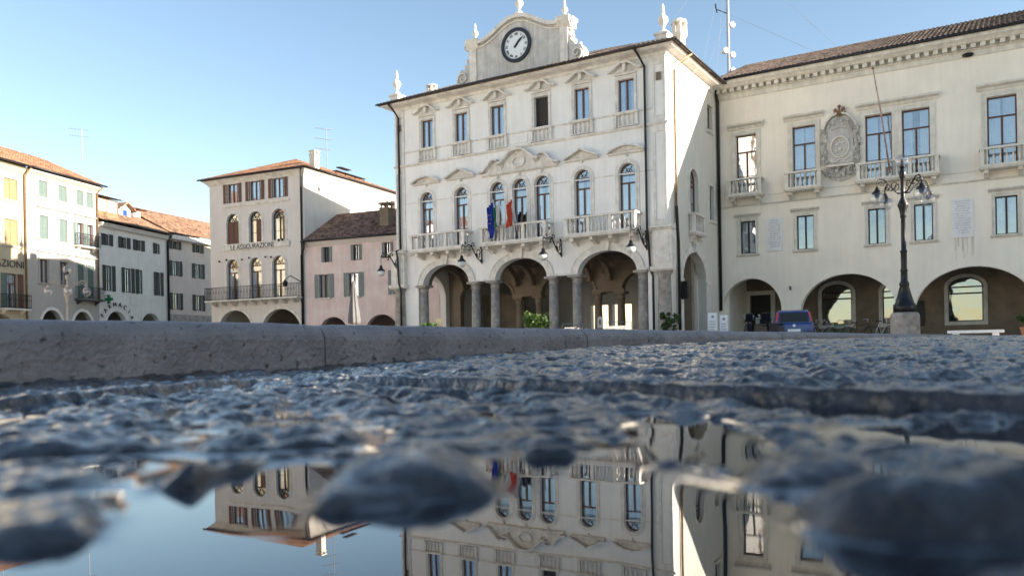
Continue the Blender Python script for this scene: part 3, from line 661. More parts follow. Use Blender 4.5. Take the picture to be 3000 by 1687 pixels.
mb = MB(); slab(mb, rect(0, D1-.5, 0, H1), [], -.4, 0, sideL(D1)); mb.build('side_wall', M_cream, PB)
mb = MB()
for z in (4.3, 8.0, 12.6): box(mb, .4, L1-.4, z, z+.2, -D1+.4, -.5)
mb.build('floor_slabs', M_warm, PB)
ww = [(7.95-2.35, .82, 1.1, 2.95, .5), (8.6, .55, 1.1, 2.9, .45), (12.15, .82, 1.1, 2.95, .5), (18.5, .85, 1.1, 2.95, .5)]
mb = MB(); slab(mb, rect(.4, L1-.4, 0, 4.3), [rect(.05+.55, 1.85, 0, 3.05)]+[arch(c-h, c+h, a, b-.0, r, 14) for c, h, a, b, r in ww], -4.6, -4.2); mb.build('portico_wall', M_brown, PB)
mb = MB(); slab(mb, rect(.35, 2.1, 0, 3.3), [rect(.6, 1.85, 0, 3.05)], -4.2, -4.12); 
for c, h, a, b, r in ww: slab(mb, arch(c-h-.2, c+h+.2, a-.2, b, r+.2, 16), [arch(c-h, c+h, a, b, r, 16)], -4.2, -4.13)
mb.build('portico_trim', M_ctrim, PB)
mb = MB(); box(mb, .6, 1.85, 0, 3.05, -4.5, -4.45)
for k in range(6): box(mb, .64+k*.2, .8+k*.2, .2, 2.9, -4.45, -4.42)
o = mb.build('portico_door', M_wooddk, PB)
mb = MB(); box(mb, .85, 1.1, 1.3, 1.7, -4.415, -4.4); mb.build('notice', M_white, o)
for c, h, a, b, r in ww: window(PB, front, c-h, c+h, a, b+r, rise=r, fr=M_wooddk, d=-4.25, curtain=False, mull=False, trans=b-.35)
mb = MB(); box(mb, 9.75, 10.15, .9, 2.3, -4.2, -4.1); mb.build('notice_board', M_black, PB)
mb = MB()
mould(mb, [(0, 7.82), (.05, 7.82), (.09, 7.88), (0, 7.92)], 0, L1); box(mb, 2.8, L1, 8.32, 8.37, 0, .025)
box(mb, 3.46, 4.42, 1.72, 1.9, 0, .1)
mb.build('string_course', M_ctrim, PB)
mb = MB(); PR = [(-.05, 13.95), (.04, 13.95), (.08, 14.0), (.08, 14.22), (.16, 14.26), (.16, 14.30), (-.05, 14.30)]
mould(mb, PR, 0, L1, front, 0, 1)
mould(mb, [(-.05, 14.5), (.5, 14.5), (.6, 14.6), (.74, 14.68), (.78, 14.86), (-.05, 14.86)], 0, L1, front, 0, 1)
n = 66
for k in range(n):
    u = .1+k*(L1-.1)/n; box(mb, u, u+.22, 14.30, 14.5, .0, .42)
box(mb, 0, L1, 14.28, 14.52, -.05, .12)
mb.build('dentil_cornice', M_ctrim, PB)
mb = MB(); tube(mb, [(-.0, -.86, 14.9), (L1+.8, -.86, 14.9)], .075, 8); mb.build('gutter', M_pipe, PB, True)
mb = MB(); roof_tiles(mb, -.0, L1+.6, .85, 14.92, D1/2+.8, .41, front, 0, 0, pitch=.23); roof_tiles(mb, -.6, L1, .85, 14.92, D1/2+.8, .41, back(L1, D1), 0, 0)
mb.add([(0, -.8, 14.9), (L1, -.8, 14.9), (L1, D1+.8, 14.9), (0, D1+.8, 14.9)], [(0, 1, 2, 3)]); mb.build('roof', M_tileB, PB)
pipe(PB, front, [(.2, 14.85, .8), (.1, 14.5, .5), (.12, 13.9, .13), (.12, 2.0, .13)], .085, M_pipe)
for i, (c, h) in enumerate(UP):
    window(PB, front, c-h, c+h, 8.55, 11.86, trans=10.9, d=-.22, fr=M_wood if i != 0 else M_wood, ft=.07)
    if i == 3: continue
    if i == 2:
        mb = MB(); slab(mb, rect(c-h-.24, 10.24+.64+.24, 8.55, 12.1), [rect(c-h, c+h, 8.55, 11.86), rect(9.6, 10.88, 8.55, 11.86)], -.002, .07)
        mould(mb, [(0, 12.18), (.06, 12.18), (.1, 12.3), (.28, 12.38), (.3, 12.48), (0, 12.52)], c-h-.42, 11.3); mb.build('window_surround', M_ctrim, PB)
    else:
        mb = MB(); slab(mb, rect(c-h-.24, c+h+.24, 8.55, 12.1), [rect(c-h, c+h, 8.55, 11.86)], -.002, .05); slab(mb, rect(c-h-.24, c+h+.24, 8.55, 12.1), [rect(c-h-.1, c+h+.1, 8.55, 11.96)], .05, .08)
        mould(mb, [(0, 12.18), (.06, 12.18), (.1, 12.3), (.28, 12.38), (.3, 12.48), (0, 12.52)], c-h-.42, c+h+.42); mb.build('window_surround', M_ctrim, PB)
for i, (c, h) in enumerate(SM):
    window(PB, front, c-h, c+h, 5.15, 7.0, d=-.16, fr=M_wooddk, ft=.06, curtain=i in (0, 3, 4))
    surround(PB, front, c-h, c+h, 5.15, 7.0, M_ctrim, .15, hood=7.2)
balcony(PB, front, .78, 2.62, 8.4, 9.3, .72, [6], M_ctrim, (1.0, 2.4))
balcony(PB, front, 3.9, 5.75, 8.4, 9.3, .72, [6], M_ctrim, (4.1, 5.5))
balcony(PB, front, 7.5, 11.3, 8.4, 9.3, .72, [5, 3, 5], M_ctrim, (7.75, 11.05))
balcony(PB, front, 13.05, 15.0, 8.4, 9.3, .72, [6], M_ctrim, (13.3, 14.7))
# crest
M_crest = mat('weathered_crest_stone', (.52, .49, .44), .35, 5, .9, .4, 20)
cr = empty('stone_crest', (6.64, -.02, 8.35), 0, parent=PB)
def ell(c, a, b, n=28): return [(c[0]+a*math.cos(2*PI*k/n), c[1]+b*math.sin(2*PI*k/n)) for k in range(n+1)]
mb = MB(); prism(mb, [(-.62, 1.2), (.62, 1.2), (.66, 2.2), (.6, 3.0), (.72, 3.1), (.55, 3.45), (.3, 3.65), (-.3, 3.65), (-.55, 3.45), (-.72, 3.1), (-.6, 3.0), (-.66, 2.2)], -.02, .12)
mb.build('crest_panel', M_peddark, cr)
mb = MB(); prism(mb, ell((0, 2.15), 1.0, 1.55, 30)[:-1], -.02, .05); prism(mb, [(-.95, 1.05), (-.8, .6), (-.4, .35), (0, .25), (.4, .35), (.8, .6), (.95, 1.05)], -.02, .05); mb.build('crest_backing', M_crest, cr)
mb = MB(); ribbon(mb, ell((0, 2.05), .48, .58), .07, .1, .22); ribbon(mb, ell((0, 2.05), .36, .44), .03, .1, .17)
for a, b, r in ((-.12, 2.2, .09), (.14, 2.25, .08), (0, 1.95, .1), (-.18, 1.85, .06), (.2, 1.9, .07), (0, 2.4, .05)): sphere(mb, (a, -.12, b), r, 8, 6)
ribbon(mb, [(-.5, 1.32), (-.2, 1.25), (0, 1.4), (.2, 1.32), (.5, 1.45)], .05, .1, .2)
mb.build('crest_shield', M_ctrim, cr)
mb = MB()
for pp in ([(-.78, 3.05), (-.62, 3.4), (-.38, 3.68), (-.1, 3.78)], [(.1, 3.78), (.38, 3.68), (.62, 3.4), (.78, 3.05)]): mb = MB(); ribbon(mb, pp, .09, -.02, .26); mb.build('crest_pediment', M_ctrim, cr)
mb = MB(); box(mb, -.7, .7, 1.02, 1.14, -.02, .3); mb.build('crest_ledge', M_ctrim, cr)
mb = MB(); rd = random.Random(4)
for s in (-1, 1):
    for k in range(12):
        z = 1.2+k*.16; u = s*(.78+.1*math.sin(k*1.3)); sphere(mb, (u, -.1, z), rd.uniform(.06, .12), 8, 6, sz=1.3)
        ribbon(mb, spiral((u+s*.05, z+.05), .12, .03, rd.uniform(0, 6), rd.uniform(8, 11), 10), .035, .03, rd.uniform(.12, .24))
    ribbon(mb, spiral((s*.86, 3.0), .15, .04, 0, 9, 16), .05, .02, .2)
for k in range(26):
    a = PI+PI*k/25; r = rd.uniform(.55, .95); sphere(mb, (r*math.cos(a)*.95, -.08, .98+.62*math.sin(a)*rd.uniform(.3, 1)), rd.uniform(.05, .11), 8, 6)
    ribbon(mb, spiral((.8*math.cos(a)*rd.uniform(.3, 1), .95+.5*math.sin(a)*rd.uniform(.3, 1)), .12, .03, rd.uniform(0, 6), rd.uniform(8, 11), 10), .03, .02, rd.uniform(.1, .2))
for k in range(70):
    a = rd.uniform(0, 2*PI); r = rd.uniform(.78, .98); uu, zz = r*math.cos(a), 2.15+1.5*r*math.sin(a)
    ribbon(mb, spiral((uu, zz), rd.uniform(.08, .16), .03, rd.uniform(0, 6), rd.uniform(8, 11), 10), .035, .04, rd.uniform(.12, .26))
for k in range(9): sphere(mb, (-.4+.1*k, -.12, 3.0+.12*math.sin(PI*k/8)), .07, 8, 6)
mb.build('crest_scrollwork', M_crest, cr)
mb = MB()
for a, b, r in ((0, 4.2, .09), (-.2, 4.02, .1), (.2, 4.05, .1), (-.1, 3.9, .08), (.1, 3.88, .08), (-.26, 3.84, .05), (.28, 3.84, .06), (0, 3.8, .09)): sphere(mb, (a, -.14, b), r, 8, 6)
tube(mb, [(0, -.14, 3.6), (0, -.14, 4.2)], .05, 6); tube(mb, [(0, -.14, 3.6), (-.2, -.14, 4.0)], .035, 6); tube(mb, [(0, -.14, 3.6), (.2, -.14, 4.05)], .035, 6)
mb.build('crest_crown', M_bronze, cr)
def plaque(parent, u0, u1, z0, z1, n, seed):
    mb = MB(); box(mb, u0, u1, z0, z1, 0, .05); o = mb.build('plaque', M_marble, parent); t = MB(); rd = random.Random(seed); hgt = (z1-z0)/(n+2)
    for k in range(n):
        z = z1-hgt*(k+1.3); c = (u0+u1)/2; wd = (u1-u0)*rd.uniform(.22, .42); u = c-wd
        while u < c+wd:
            l = rd.uniform(.03, .06); x = rd.random()
            box(t, u, u+.012, z, z+hgt*.5, .05, .054)
            if x < .7: box(t, u+.012, u+l, z+hgt*(.42 if x < .4 else 0), z+hgt*(.5 if x < .4 else .08), .05, .054)
            if x > .5: box(t, u+l, u+l+.012, z, z+hgt*.5, .05, .054)
            u += l+.035
    t.build('inscription', M_inkgrey, o)
mb = MB(); rd = random.Random(8)
for k in range(16): u = rd.uniform(11.85, 12.7); box(mb, u, u+rd.uniform(.01, .035), 5.12-rd.uniform(.3, 1.1), 5.15, 0, .004)
mb.build('rain_stains', mat('rain_stain', (.55, .50, .43), .1, 5, .9), PB)
plaque(PB, 2.7, 3.58, 5.2, 7.0, 13, 3); plaque(PB, 11.8, 12.72, 5.15, 7.05, 14, 5)
mb = MB(); box(mb, 3.9, 4.0, 3.0, 3.2, 0, .06); mb.build('house_number', M_ink, PB)
mb = MB(); sphere(mb, (12.6, -.14, 14.05), .12, 10, 6, sx=2.2); mb.build('floodlight', M_iron, PB)
# leaning flag staff on the double balcony
Rm = Matrix.Rotation(rz2, 4, 'Z'); W2 = lambda x, y, z: Rm @ Vector((x, y, z))+Vector(loc)
fp = empty('flagstaff', W2(9.1, -.7, 8.6), rz2, 'bare rust and white flagstaff leaning out from the double balcony', 'flagpole')
mb = MB(); tube(mb, [(0, 0, 0), (-.28, -.55, 2.8), (-.55, -1.2, 5.0)], [.05, .04, .025], 8); mb.build('staff', M_polered, fp, True)
mb = MB(); sphere(mb, (-.56, -1.22, 5.08), .07, 8, 6); mb.build('staff_tip', M_bronze, fp, True)

# unseen houses added to shade the foreground and bounce sunlight, plus the rear house
def simple_house(name, label, ox, oy, ang, Lx, D, H, wall, roofm, cols, rows, ov=.6, slope=.32, wh=1.6, wd=.9, z1=4.5, dz=3.4):
    l, r = frame(ox, oy, ang); b = empty(name, l, r, label, 'building')
    ps = [(Lx*(i+.5)/cols, z1+j*dz) for i in range(cols) for j in range(rows)]
    shell(b, Lx, D, H, [rect(u-wd/2, u+wd/2, z, z+wh) for u, z in ps], wall, floors=[z1-.9+dz*j for j in range(rows)])
    for u, z in ps: window(b, front, u-wd/2, u+wd/2, z, z+wh); surround(b, front, u-wd/2, u+wd/2, z, z+wh, M_ctrim, .12)
    hip_roof(b, Lx, D, H, ov, slope, roofm); return b
simple_house('corner_shade_house', 'unseen plain cream house added past the palace to shade the street lamp', 34.94+.1, 32.24-.1, 121.7, 34, 13, 15, M_cream, M_tileB, 9, 3)  # added out of view so its shadow reaches the lamp and corner bush
simple_house('side_shade_house', 'unseen tall house added right of the kerb to shade the foreground', 27, 12.5, 183, 30, 12, 12.5, M_rose, M_tileP, 10, 2)  # added out of view, sized to keep sun off kerb and cobbles
simple_house('left_bounce_house', 'unseen pale row of houses added on the left to bounce sunlight', -50, -18, 11.9, 62, 10, 13, M_wfar, M_tileO, 16, 3)  # added out of view, its sunlit walls brighten the town hall front
simple_house('rear_house', 'sunlit yellow house glimpsed through the right hand arch', -14, 66, 60, 44, 9, 9.0, M_yel, M_tileO, 10, 2)
# ------------------------------------------------------------------ tall house with round arched windows
loc, rz = frame(-23.33, 62.95, 115.3)
BB = empty('insurance_house', loc, rz, 'pale rose four storey house with round arched windows and orange roof', 'building')
Lb, Db, Hb = 9.25, 14, 13.35
t3 = [(2.38, .52), (4.62, .52), (6.85, .52)]; mid = [(2.36, .62), (4.6, .62), (6.85, .62)]; lo = [(2.27, .6), (4.57, .6), (6.8, .6)]
ab = [(2.42, 1.75, 1.6, 1.75), (6.9, 1.9, 1.5, 1.8)]
shell(BB, Lb, Db, Hb, [rect(c-h, c+h, 11.56, 13.0) for c, h in t3]+[arch(c-h, c+h, 8.4, 10.1, .62) for c, h in mid]+[arch(c-h, c+h, 4.15, 6.65, .6) for c, h in lo]+[arch(c-h, c+h, 0, s, r, 22) for c, h, s, r in ab],
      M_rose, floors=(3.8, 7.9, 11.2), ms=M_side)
for c, h in t3:
    window(BB, front, c-h, c+h, 11.56, 13.0, fr=M_wood, d=-.12); surround(BB, front, c-h, c+h, 11.56, 13.0, M_trim, .1, sill=False)
    shutter(BB, front, c-h-.38, c-h+.02, 11.56, 13.0, M_shbrown); shutter(BB, front, c+h-.02, c+h+.38, 11.56, 13.0, M_shbrown)
for i, (c, h) in enumerate(mid):
    w_ = window(BB, front, c-h, c+h, 8.4, 10.72, rise=.62, fr=M_wooddk, d=-.16, fan=True, curtain=i == 2); surround(BB, front, c-h, c+h, 8.4, 10.72, M_trim, .17, rise=.62, sill=True)
    if i == 0: shutter(BB, front, c-h+.04, c-.02, 8.42, 10.1, M_shbrown, -.12, -.07); shutter(BB, front, c+.02, c+h-.04, 8.42, 10.1, M_shbrown, -.12, -.07)
    if i == 1: shutter(BB, front, c+.02, c+h-.04, 8.42, 10.1, M_shbrown, -.12, -.07)
    if i == 2: shutter(BB, front, c+.3, c+h-.04, 8.42, 10.1, M_shyel, -.12, -.07)
for i, (c, h) in enumerate(lo):
    window(BB, front, c-h, c+h, 4.15, 7.25, rise=.6, fr=M_wood, d=-.16, fan=True, trans=6.2); surround(BB, front, c-h, c+h, 4.15, 7.25, M_trim, .17, rise=.6, sill=False)
mb = MB()
mould(mb, [(0, 11.2), (.05, 11.2), (.12, 11.3), (.12, 11.36), (0, 11.4)], 1.2, 7.9)
mb.build('string_course', M_trim, BB); mb = MB(); box(mb, 0, Lb, 7.82, 7.88, 0, .03); mb.build('string_course', M_trim, BB); mb = MB()
for c, h, s, r in ab: slab(mb, arch(c-h-.22, c+h+.22, 0, s, r+.22, 24), [arch(c-h, c+h, 0, s, r, 24)], -.002, .05)
mb.build('arch_trim', M_trim, BB)
mb = MB(); PR = [(-.05, 13.0), (.06, 13.02), (.1, 13.1), (.3, 13.3), (.45, 13.38), (-.05, 13.38)]
mould(mb, PR, 0, Lb, front, 1, 1); mould(mb, PR, 0, Db, sideR(Lb), 1, 0); mould(mb, PR, 0, Db, sideL(Db), 0, 1); mb.build('cornice', M_trim, BB)
hip_roof(BB, Lb, Db, 13.45, .6, .40, M_tileO)
mb = MB(); tube(mb, [(-.62, -.62, 13.46), (Lb+.62, -.62, 13.46)], .065, 8); tube(mb, [(Lb+.6, -.6, 13.46), (Lb+.6, Db, 13.46)], .05, 8); mb.build('gutter', M_pipe, BB, True)
mb = MB(); box(mb, 1.3, 7.9, 7.92, 8.3, .03, .1); sg = mb.build('sign_board', M_trim, BB)
text('sign_lettering', 'LE ASSICURAZIONI', .5, (4.3, -.12, 8.1), M_ink, sg)
for p_ in [(6.95, -.16, 8.38, .1), (7.3, -.16, 8.38, .1)]+[(c, -.12, 7.2+.05*math.sin(c*5), .075) for c in (1.0, 1.75, 3.3, 4.0, 5.6, 6.15)]:
    mb = MB(); sphere(mb, p_[:3], p_[3], 8, 6); mb.build('sign_lamp', M_iron, BB)
iron_balcony(BB, front, .1, 9.1, 4.1, .95, .8, M_trim)
for k in range(9): q = MB(); mould(q, [(0, 4.0), (.7, 4.0), (.45, 3.8), (0, 3.65)], .5+k*.98, .68+k*.98); q.build('balcony_bracket', M_trim, BB)
chimney(BB, (Lb+.1, 1.1, 13.6), .5, 1.35, M_side)
T = sideR(Lb)
mb = MB(); box(mb, 11.2, 11.9, 11.9, 12.9, 0, .03, T); mb.build('window', M_wooddk, BB)
pipe(BB, T, [(10.9, 13.3, .5), (10.6, 12.8, .1), (10.6, 8, .1)], .05, M_copper)
mb = MB()
for k in range(3): box(mb, 4.3+k*1.3, 5.5+k*1.3, 14.15, 14.19, -.7, -.3, T)
for k in range(4): box(mb, 4.35+k*1.25, 4.4+k*1.25, 13.6, 14.15, -.5, -.45, T)
mb.build('skylight_row', M_pipe, BB)
mb = MB(); mould(mb, [(-.5, 14.4), (.0, 14.4), (.0, 14.44), (-.5, 14.5)], 4.5, 5.8, T); mb.build('solar_panel', M_black, BB)
pipe(BB, front, [(9.4, 13.4, .55), (9.05, 12.8, .1), (9.05, 0, .1)], .07, M_pipe)
# wall lantern on the right of the balcony
mb = MB(); tube(mb, [(8.9, -.05, 5.2), (8.6, -.9, 5.6), (8.3, -1.1, 5.3)], .035, 6); revolve(mb, [(.05, .2), (.2, 0), (.15, -.25), (.05, -.3)], 10, (8.3, -1.1, 5.1)); mb.build('wall_lantern', M_iron, BB)

# ------------------------------------------------------------------ pink house
loc, rz = frame(-14.97, 59.0, 113)
M_tileK = mat('roof_tiles_old', (.085, .05, .038), .3, 4.2, .9, .3, 20, vor=True, col2=(.30, .18, .13))
PK = empty('pink_house', loc, rz, 'low pink house with grey green shutters beside the town hall', 'building')
Lp, Dp, Hp = 11, 8, 7.95
s1 = [(1.9, .27), (4.42, .27), (7.0, .27)]; s2 = [(1.66, .42), (4.17, .42), (7.85, .42)]; pa = [(2.35, 1.25, 1.3, 1.25), (6.4, 1.35, 1.3, 1.3)]
shell(PK, Lp, Dp, Hp, [rect(c-h, c+h, 6.5, 7.6) for c, h in s1]+[rect(c-h, c+h, 3.95, 5.62) for c, h in s2]+[arch(c-h, c+h, 0, s, r, 18) for c, h, s, r in pa], M_pink, floors=(3.0, 5.9))
for c, h in s1:
    window(PK, front, c-h, c+h, 6.5, 7.6, mull=True, fr=M_wooddk, d=-.1)
    shutter(PK, front, c-h-.16, c-h+.04, 6.5, 7.6, M_shteal, slats=False); shutter(PK, front, c+h-.04, c+h+.16, 6.5, 7.6, M_shteal, slats=False)
for c, h in s2:
    window(PK, front, c-h, c+h, 3.95, 5.62, fr=M_wooddk, d=-.1); surround(PK, front, c-h, c+h, 3.95, 5.62, M_trim, .05)
    shutter(PK, front, c-h-.4, c-h+.02, 3.93, 5.64, M_shteal); shutter(PK, front, c+h-.02, c+h+.4, 3.93, 5.64, M_shteal)
mb = MB(); mould(mb, [(-.05, 7.7), (.05, 7.7), (.3, 7.95), (.3, 8.0), (-.05, 8.0)], 0, Lp); mb.build('cornice', M_rose, PK)
mb = MB(); roof_tiles(mb, 0, Lp, .45, 8.05, 4.45, .58, pitch=.22, amp=.05); roof_tiles(mb, 0, Lp, .45, 8.05, 4.45, .58, back(Lp, Dp))
mb.add([(0, 0, 8), (0, Dp, 8), (0, Dp/2, 10.6), (Lp, 0, 8), (Lp, Dp, 8), (Lp, Dp/2, 10.6)], [(0, 1, 2), (3, 4, 5)]); mb.build('roof', M_tileK, PK)
mb = MB(); tube(mb, [(0, -.5, 8.05), (Lp, -.5, 8.05)], .06, 8); mb.build('gutter', M_pipe, PK, True)
chimney(PK, (6.15, 1.3, 8.7), .7, 1.9, M_brown)
mb = MB(); box(mb, 3.0, 4.4, 9.3, 9.45, -2.9, -1.9); mb.build('skylight', M_copper, PK)
pipe(PK, front, [(.25, 8.0, .5), (.1, 7.6, .3), (-.18, 7.1, .15), (-.18, 0, .15)], .1, M_pipe)

# ------------------------------------------------------------------ sunlit row on the left
loc, rz = frame(-33.11, 65.0, 11.9)
def rowT(off): return lambda u, z, d: (u+off, -d, z)
YA = empty('yellow_house', tuple(Vector(loc)+Matrix.Rotation(rz, 3, 'Z') @ Vector((-19.25, 0, 0))), rz, 'yellow house with ochre shutters cut by the left edge of the photo', 'building')
yl = 12.0
yw = [(12-9.4+8.05, 0)]; 
Ly = 12.0  # this house spans u -19.25 .. -7.25 of the row
cs = [10.65-.02, 7.2, 3.6]
shell(YA, Ly, 11, 13.5, [rect(c-.6, c+.6, 11.05, 12.54) for c in cs]+[rect(c-.58, c+.58, 7.86, 9.7) for c in cs]+[rect(c-.5, c+.5, 3.5, 5.9) for c in cs]+[arch(c-2.0, c+1.5, 0, 1.5, 1.6, 18) for c in (9.6, 4.5)], M_yel, floors=(3.2, 7, 10.4))
for c in cs:
    for a, b in ((11.05, 12.54), (7.86, 9.7)):
        shutter(YA, front, c-.6, c-.01, a, b, M_shyel, -.1, -.05); shutter(YA, front, c+.01, c+.6, a, b, M_shyel, -.1, -.05); surround(YA, front, c-.6, c+.6, a, b, M_pale, .14)
    window(YA, front, c-.5, c+.5, 3.5, 5.9, trans=5.2); shutter(YA, front, c-.95, c-.48, 3.5, 5.9, M_shpale); shutter(YA, front, c+.48, c+.95, 3.5, 5.9, M_shbrown)
    iron_balcony(YA, front, c-1.1, c+1.1, 3.45, .95, .6, M_trim)
mb = MB(); mould(mb, [(-.05, 13.1), (.05, 13.1), (.25, 13.4), (.4, 13.5), (-.05, 13.52)], 0, Ly); mb.build('cornice', M_yel, YA)
text('shop_lettering', 'ASSICURAZIONI', .72, (11.7, -.06, 6.55), M_ink, YA, align='RIGHT')
mb = MB(); roof_tiles(mb, 0, Ly, .6, 13.6, 6.1, .44); roof_tiles(mb, 0, Ly, .6, 13.6, 6.1, .44, back(Ly, 11)); mb.build('roof', M_tileO, YA)
mb = MB(); tube(mb, [(0, -.64, 13.6), (Ly, -.64, 13.6)], .07, 8); mb.build('gutter', M_pipe, YA, True)
pipe(YA, front, [(11.85, 13.5, .6), (11.8, 13.0, .12), (11.8, 0, .12)], .07, M_copper)
AA = empty('pale_house', tuple(Vector(loc)+Matrix.Rotation(rz, 3, 'Z') @ Vector((-7.25, 0, 0))), rz, 'pale cream house with light green shutters and two arches behind the left street lamp', 'building')
La = 7.25
c3 = [(1.58, .42), (3.5, .42), (5.27, .36), (6.34, .36)]
w1 = [(1.57, .44, 5.48), (3.5, .4, 5.5), (5.27, .36, 4.55), (6.34, .36, 4.55)]
shell(AA, La, 11, 13.4, [rect(c-h, c+h, 11.75, 12.96) for c, h in c3]+[rect(c-h, c+h, 8.68, 10.42) for c, h in c3]+[rect(c-h, c+h, b, 7.2) for c, h, b in w1]+[arch(2.24-1.0, 2.24+1.0, 0, 2.4, 1.1, 16), arch(5.4-1.0, 5.4+1.0, 0, 2.45, 1.1, 16)], M_pale, floors=(3.8, 8, 11))
for i, (c, h) in enumerate(c3):
    for a, b in ((11.75, 12.96), (8.68, 10.42)):
        if b < 11 and i >= 2: window(AA, front, c-h, c+h, a, b, mull=False); shutter(AA, front, c-h-.34, c-h+.1, a, b, M_shpale)
        else: shutter(AA, front, c-h, c-.005, a, b, M_shpale, -.09, -.04); shutter(AA, front, c+.005, c+h, a, b, M_shpale, -.09, -.04)
        surround(AA, front, c-h, c+h, a, b, M_pale, .1, hood=b+.45 if b < 11 else None)
for i, (c, h, b) in enumerate(w1):
    if i < 2: window(AA, front, c-h, c+h, b, 7.2)
    else: shutter(AA, front, c-h, c-.005, b, 7.2, M_shpale, -.09, -.04); shutter(AA, front, c+.005, c+h, b, 7.2, M_shpale, -.09, -.04)
    surround(AA, front, c-h, c+h, b, 7.2, M_pale, .1, hood=7.62)
mb = MB(); mould(mb, [(0, 7.86), (.05, 7.88), (.08, 7.95), (0, 8.0)], 0, La); mb.build('string_course', M_trim, AA); mb = MB()
for c in (2.24, 5.4): slab(mb, arch(c-1.22, c+1.22, 0, 2.4, 1.34, 18), [arch(c-1.0, c+1.0, 0, 2.4, 1.12, 18)], -.002, .06)
mb.build('arch_trim', M_trim, AA)
mb = MB(); mould(mb, [(-.05, 13.0), (.05, 13.0), (.2, 13.2), (.45, 13.4), (.5, 13.5), (-.05, 13.5)], 0, La); mb.build('cornice', M_pale, AA)
iron_balcony(AA, front, 4.65, 6.95, 8.62, .9, .5, M_trim); iron_balcony(AA, front, 4.55, 7.1, 4.45, .95, .7, M_ink)
mb = MB(); roof_tiles(mb, 0, La+.25, .65, 13.6, 6.1, .44); roof_tiles(mb, -.25, La, .65, 13.6, 6.1, .44, back(La, 11))
mb.add([(La+.2, -.6, 13.5), (La+.2, 11.6, 13.5), (La+.2, 5.5, 16.2)], [(0, 1, 2)]); mb.build('roof', M_tileO, AA)
mb = MB(); tube(mb, [(0, -.69, 13.62), (La+.3, -.69, 13.62)], .075, 8); mb.build('gutter', M_pipe, AA, True)
pipe(AA, front, [(7.2, 13.5, .6), (7.1, 13.1, .12), (7.1, 4.5, .12)], .07, M_copper)

# ------------------------------------------------------------------ pharmacy and grey house
loc, rz = frame(-33.11, 65.02, 12.4)
FA = empty('pharmacy_house', loc, rz, 'white house with FARMACIA lettering over its arch and attic dormers', 'building')
Lf, Df = 8.86, 11
uw = [(1.0, .26), (3.05, .34), (4.9, .34), (7.5, .3)]; lw = [(1.15, .4), (3.45, .45), (5.05, .3), (7.48, .3)]
shell(FA, Lf, Df, 10.75, [rect(c-h, c+h, 9.05, 9.95) for c, h in uw]+[rect(c-h, c+h, 5.34, 7.4) for c, h in lw]+[arch(.75, 3.2, 0, 2.5, 1.2, 18), arch(5.0, 7.6, 0, 2.5, 1.2, 18)], M_wfar, floors=(4, 8))
for c, h in uw:
    window(FA, front, c-h, c+h, 9.05, 9.95, fr=M_wooddk, d=-.1); shutter(FA, front, c-h-.4, c-h+.03, 9.03, 9.97, M_shgreen); shutter(FA, front, c+h-.03, c+h+.4, 9.03, 9.97, M_shgreen) if c < 7 else None
for c, h in lw:
    window(FA, front, c-h, c+h, 5.34, 7.4, fr=M_wooddk, d=-.1); shutter(FA, front, c-h-.34, c-h+.03, 5.32, 7.42, M_shgreen)
    if c < 4 or c > 6: shutter(FA, front, c+h-.03, c+h+.34, 5.32, 7.42, M_shgreen)
mb = MB()
for a, b in ((.75, 3.2), (5.0, 7.6)): slab(mb, arch(a-.2, b+.2, 0, 2.5, 1.42, 20), [arch(a, b, 0, 2.5, 1.2, 20)], -.002, .05)
box(mb, 3.75, 4.85, 4.3, 5.1, 0, .04); mb.build('arch_trim', M_wfar, FA)
for k, ch in enumerate('FARMACIA'):
    a = PI*(.86-.72*k/7); text('sign_letter', ch, .5, (2.0+1.85*math.cos(a)*1.05, -.1, 2.55+1.85*math.sin(a)*.92), M_ink, FA, roty=PI/2-a, ext=.03)
mb = MB()
for k in range(44):
    u = .1+k*.2; box(mb, u, u+.1, 10.5, 10.72, 0, .34)
box(mb, 0, Lf, 10.72, 10.8, -.05, .4); mb.build('dentil_cornice', M_wfar, FA)
mb = MB(); roof_tiles(mb, 0, Lf, .6, 10.9, 6.1, .5); roof_tiles(mb, 0, Lf, .6, 10.9, 6.1, .5, back(Lf, Df)); mb.build('roof', M_tileP, FA)
mb = MB(); tube(mb, [(0, -.64, 10.95), (Lf, -.64, 10.95)], .06, 8); mb.build('gutter', M_pipe, FA, True)
dm = empty('dormer', (.2, .4, 11.2), 0, parent=FA)
mb = MB(); box(mb, 0, 2.7, 0, 1.75, -2.6, 0); mb.build('dormer_wall', M_copper, dm)
mb = MB(); roof_tiles(mb, -.2, 2.95, .3, 1.8, 3.6, .22); mb.add([(-.2, -.3, 1.78), (2.95, -.3, 1.78), (2.95, 3.3, 2.5), (-.2, 3.3, 2.5)], [(0, 1, 2, 3)]); mb.build('dormer_roof', M_tileP, dm)
for k in range(2):
    mb = MB(); box(mb, .15+k*1.25, 1.2+k*1.25, .7, 1.6, .005, .04); box(mb, .64+k*1.25, .70+k*1.25, .7, 1.6, .04, .06); mb.build('dormer_window', M_curt, dm)
dm = empty('dormer', (5.3, 2.2, 11.9), 0, parent=FA)
mb = MB(); prism(mb, [(0, 0), (1.5, 0), (1.5, 1.0), (.75, 1.5), (0, 1.0)], -2.4, 0); mb.build('dormer_wall', M_wfar, dm)
mb = MB(); ribbon(mb, [(-.35, .9), (.75, 1.55)], .1, -2.6, .4); ribbon(mb, [(.75, 1.55), (1.85, .9)], .1, -2.6, .4); mb.build('dormer_roof', M_tileP, dm)
mb = MB(); box(mb, .5, 1.0, .3, .95, .004, .04); mb.build('dormer_window', M_bluecar, dm)
dm = empty('dormer', (8.0, 2.8, 12.3), 0, parent=FA)
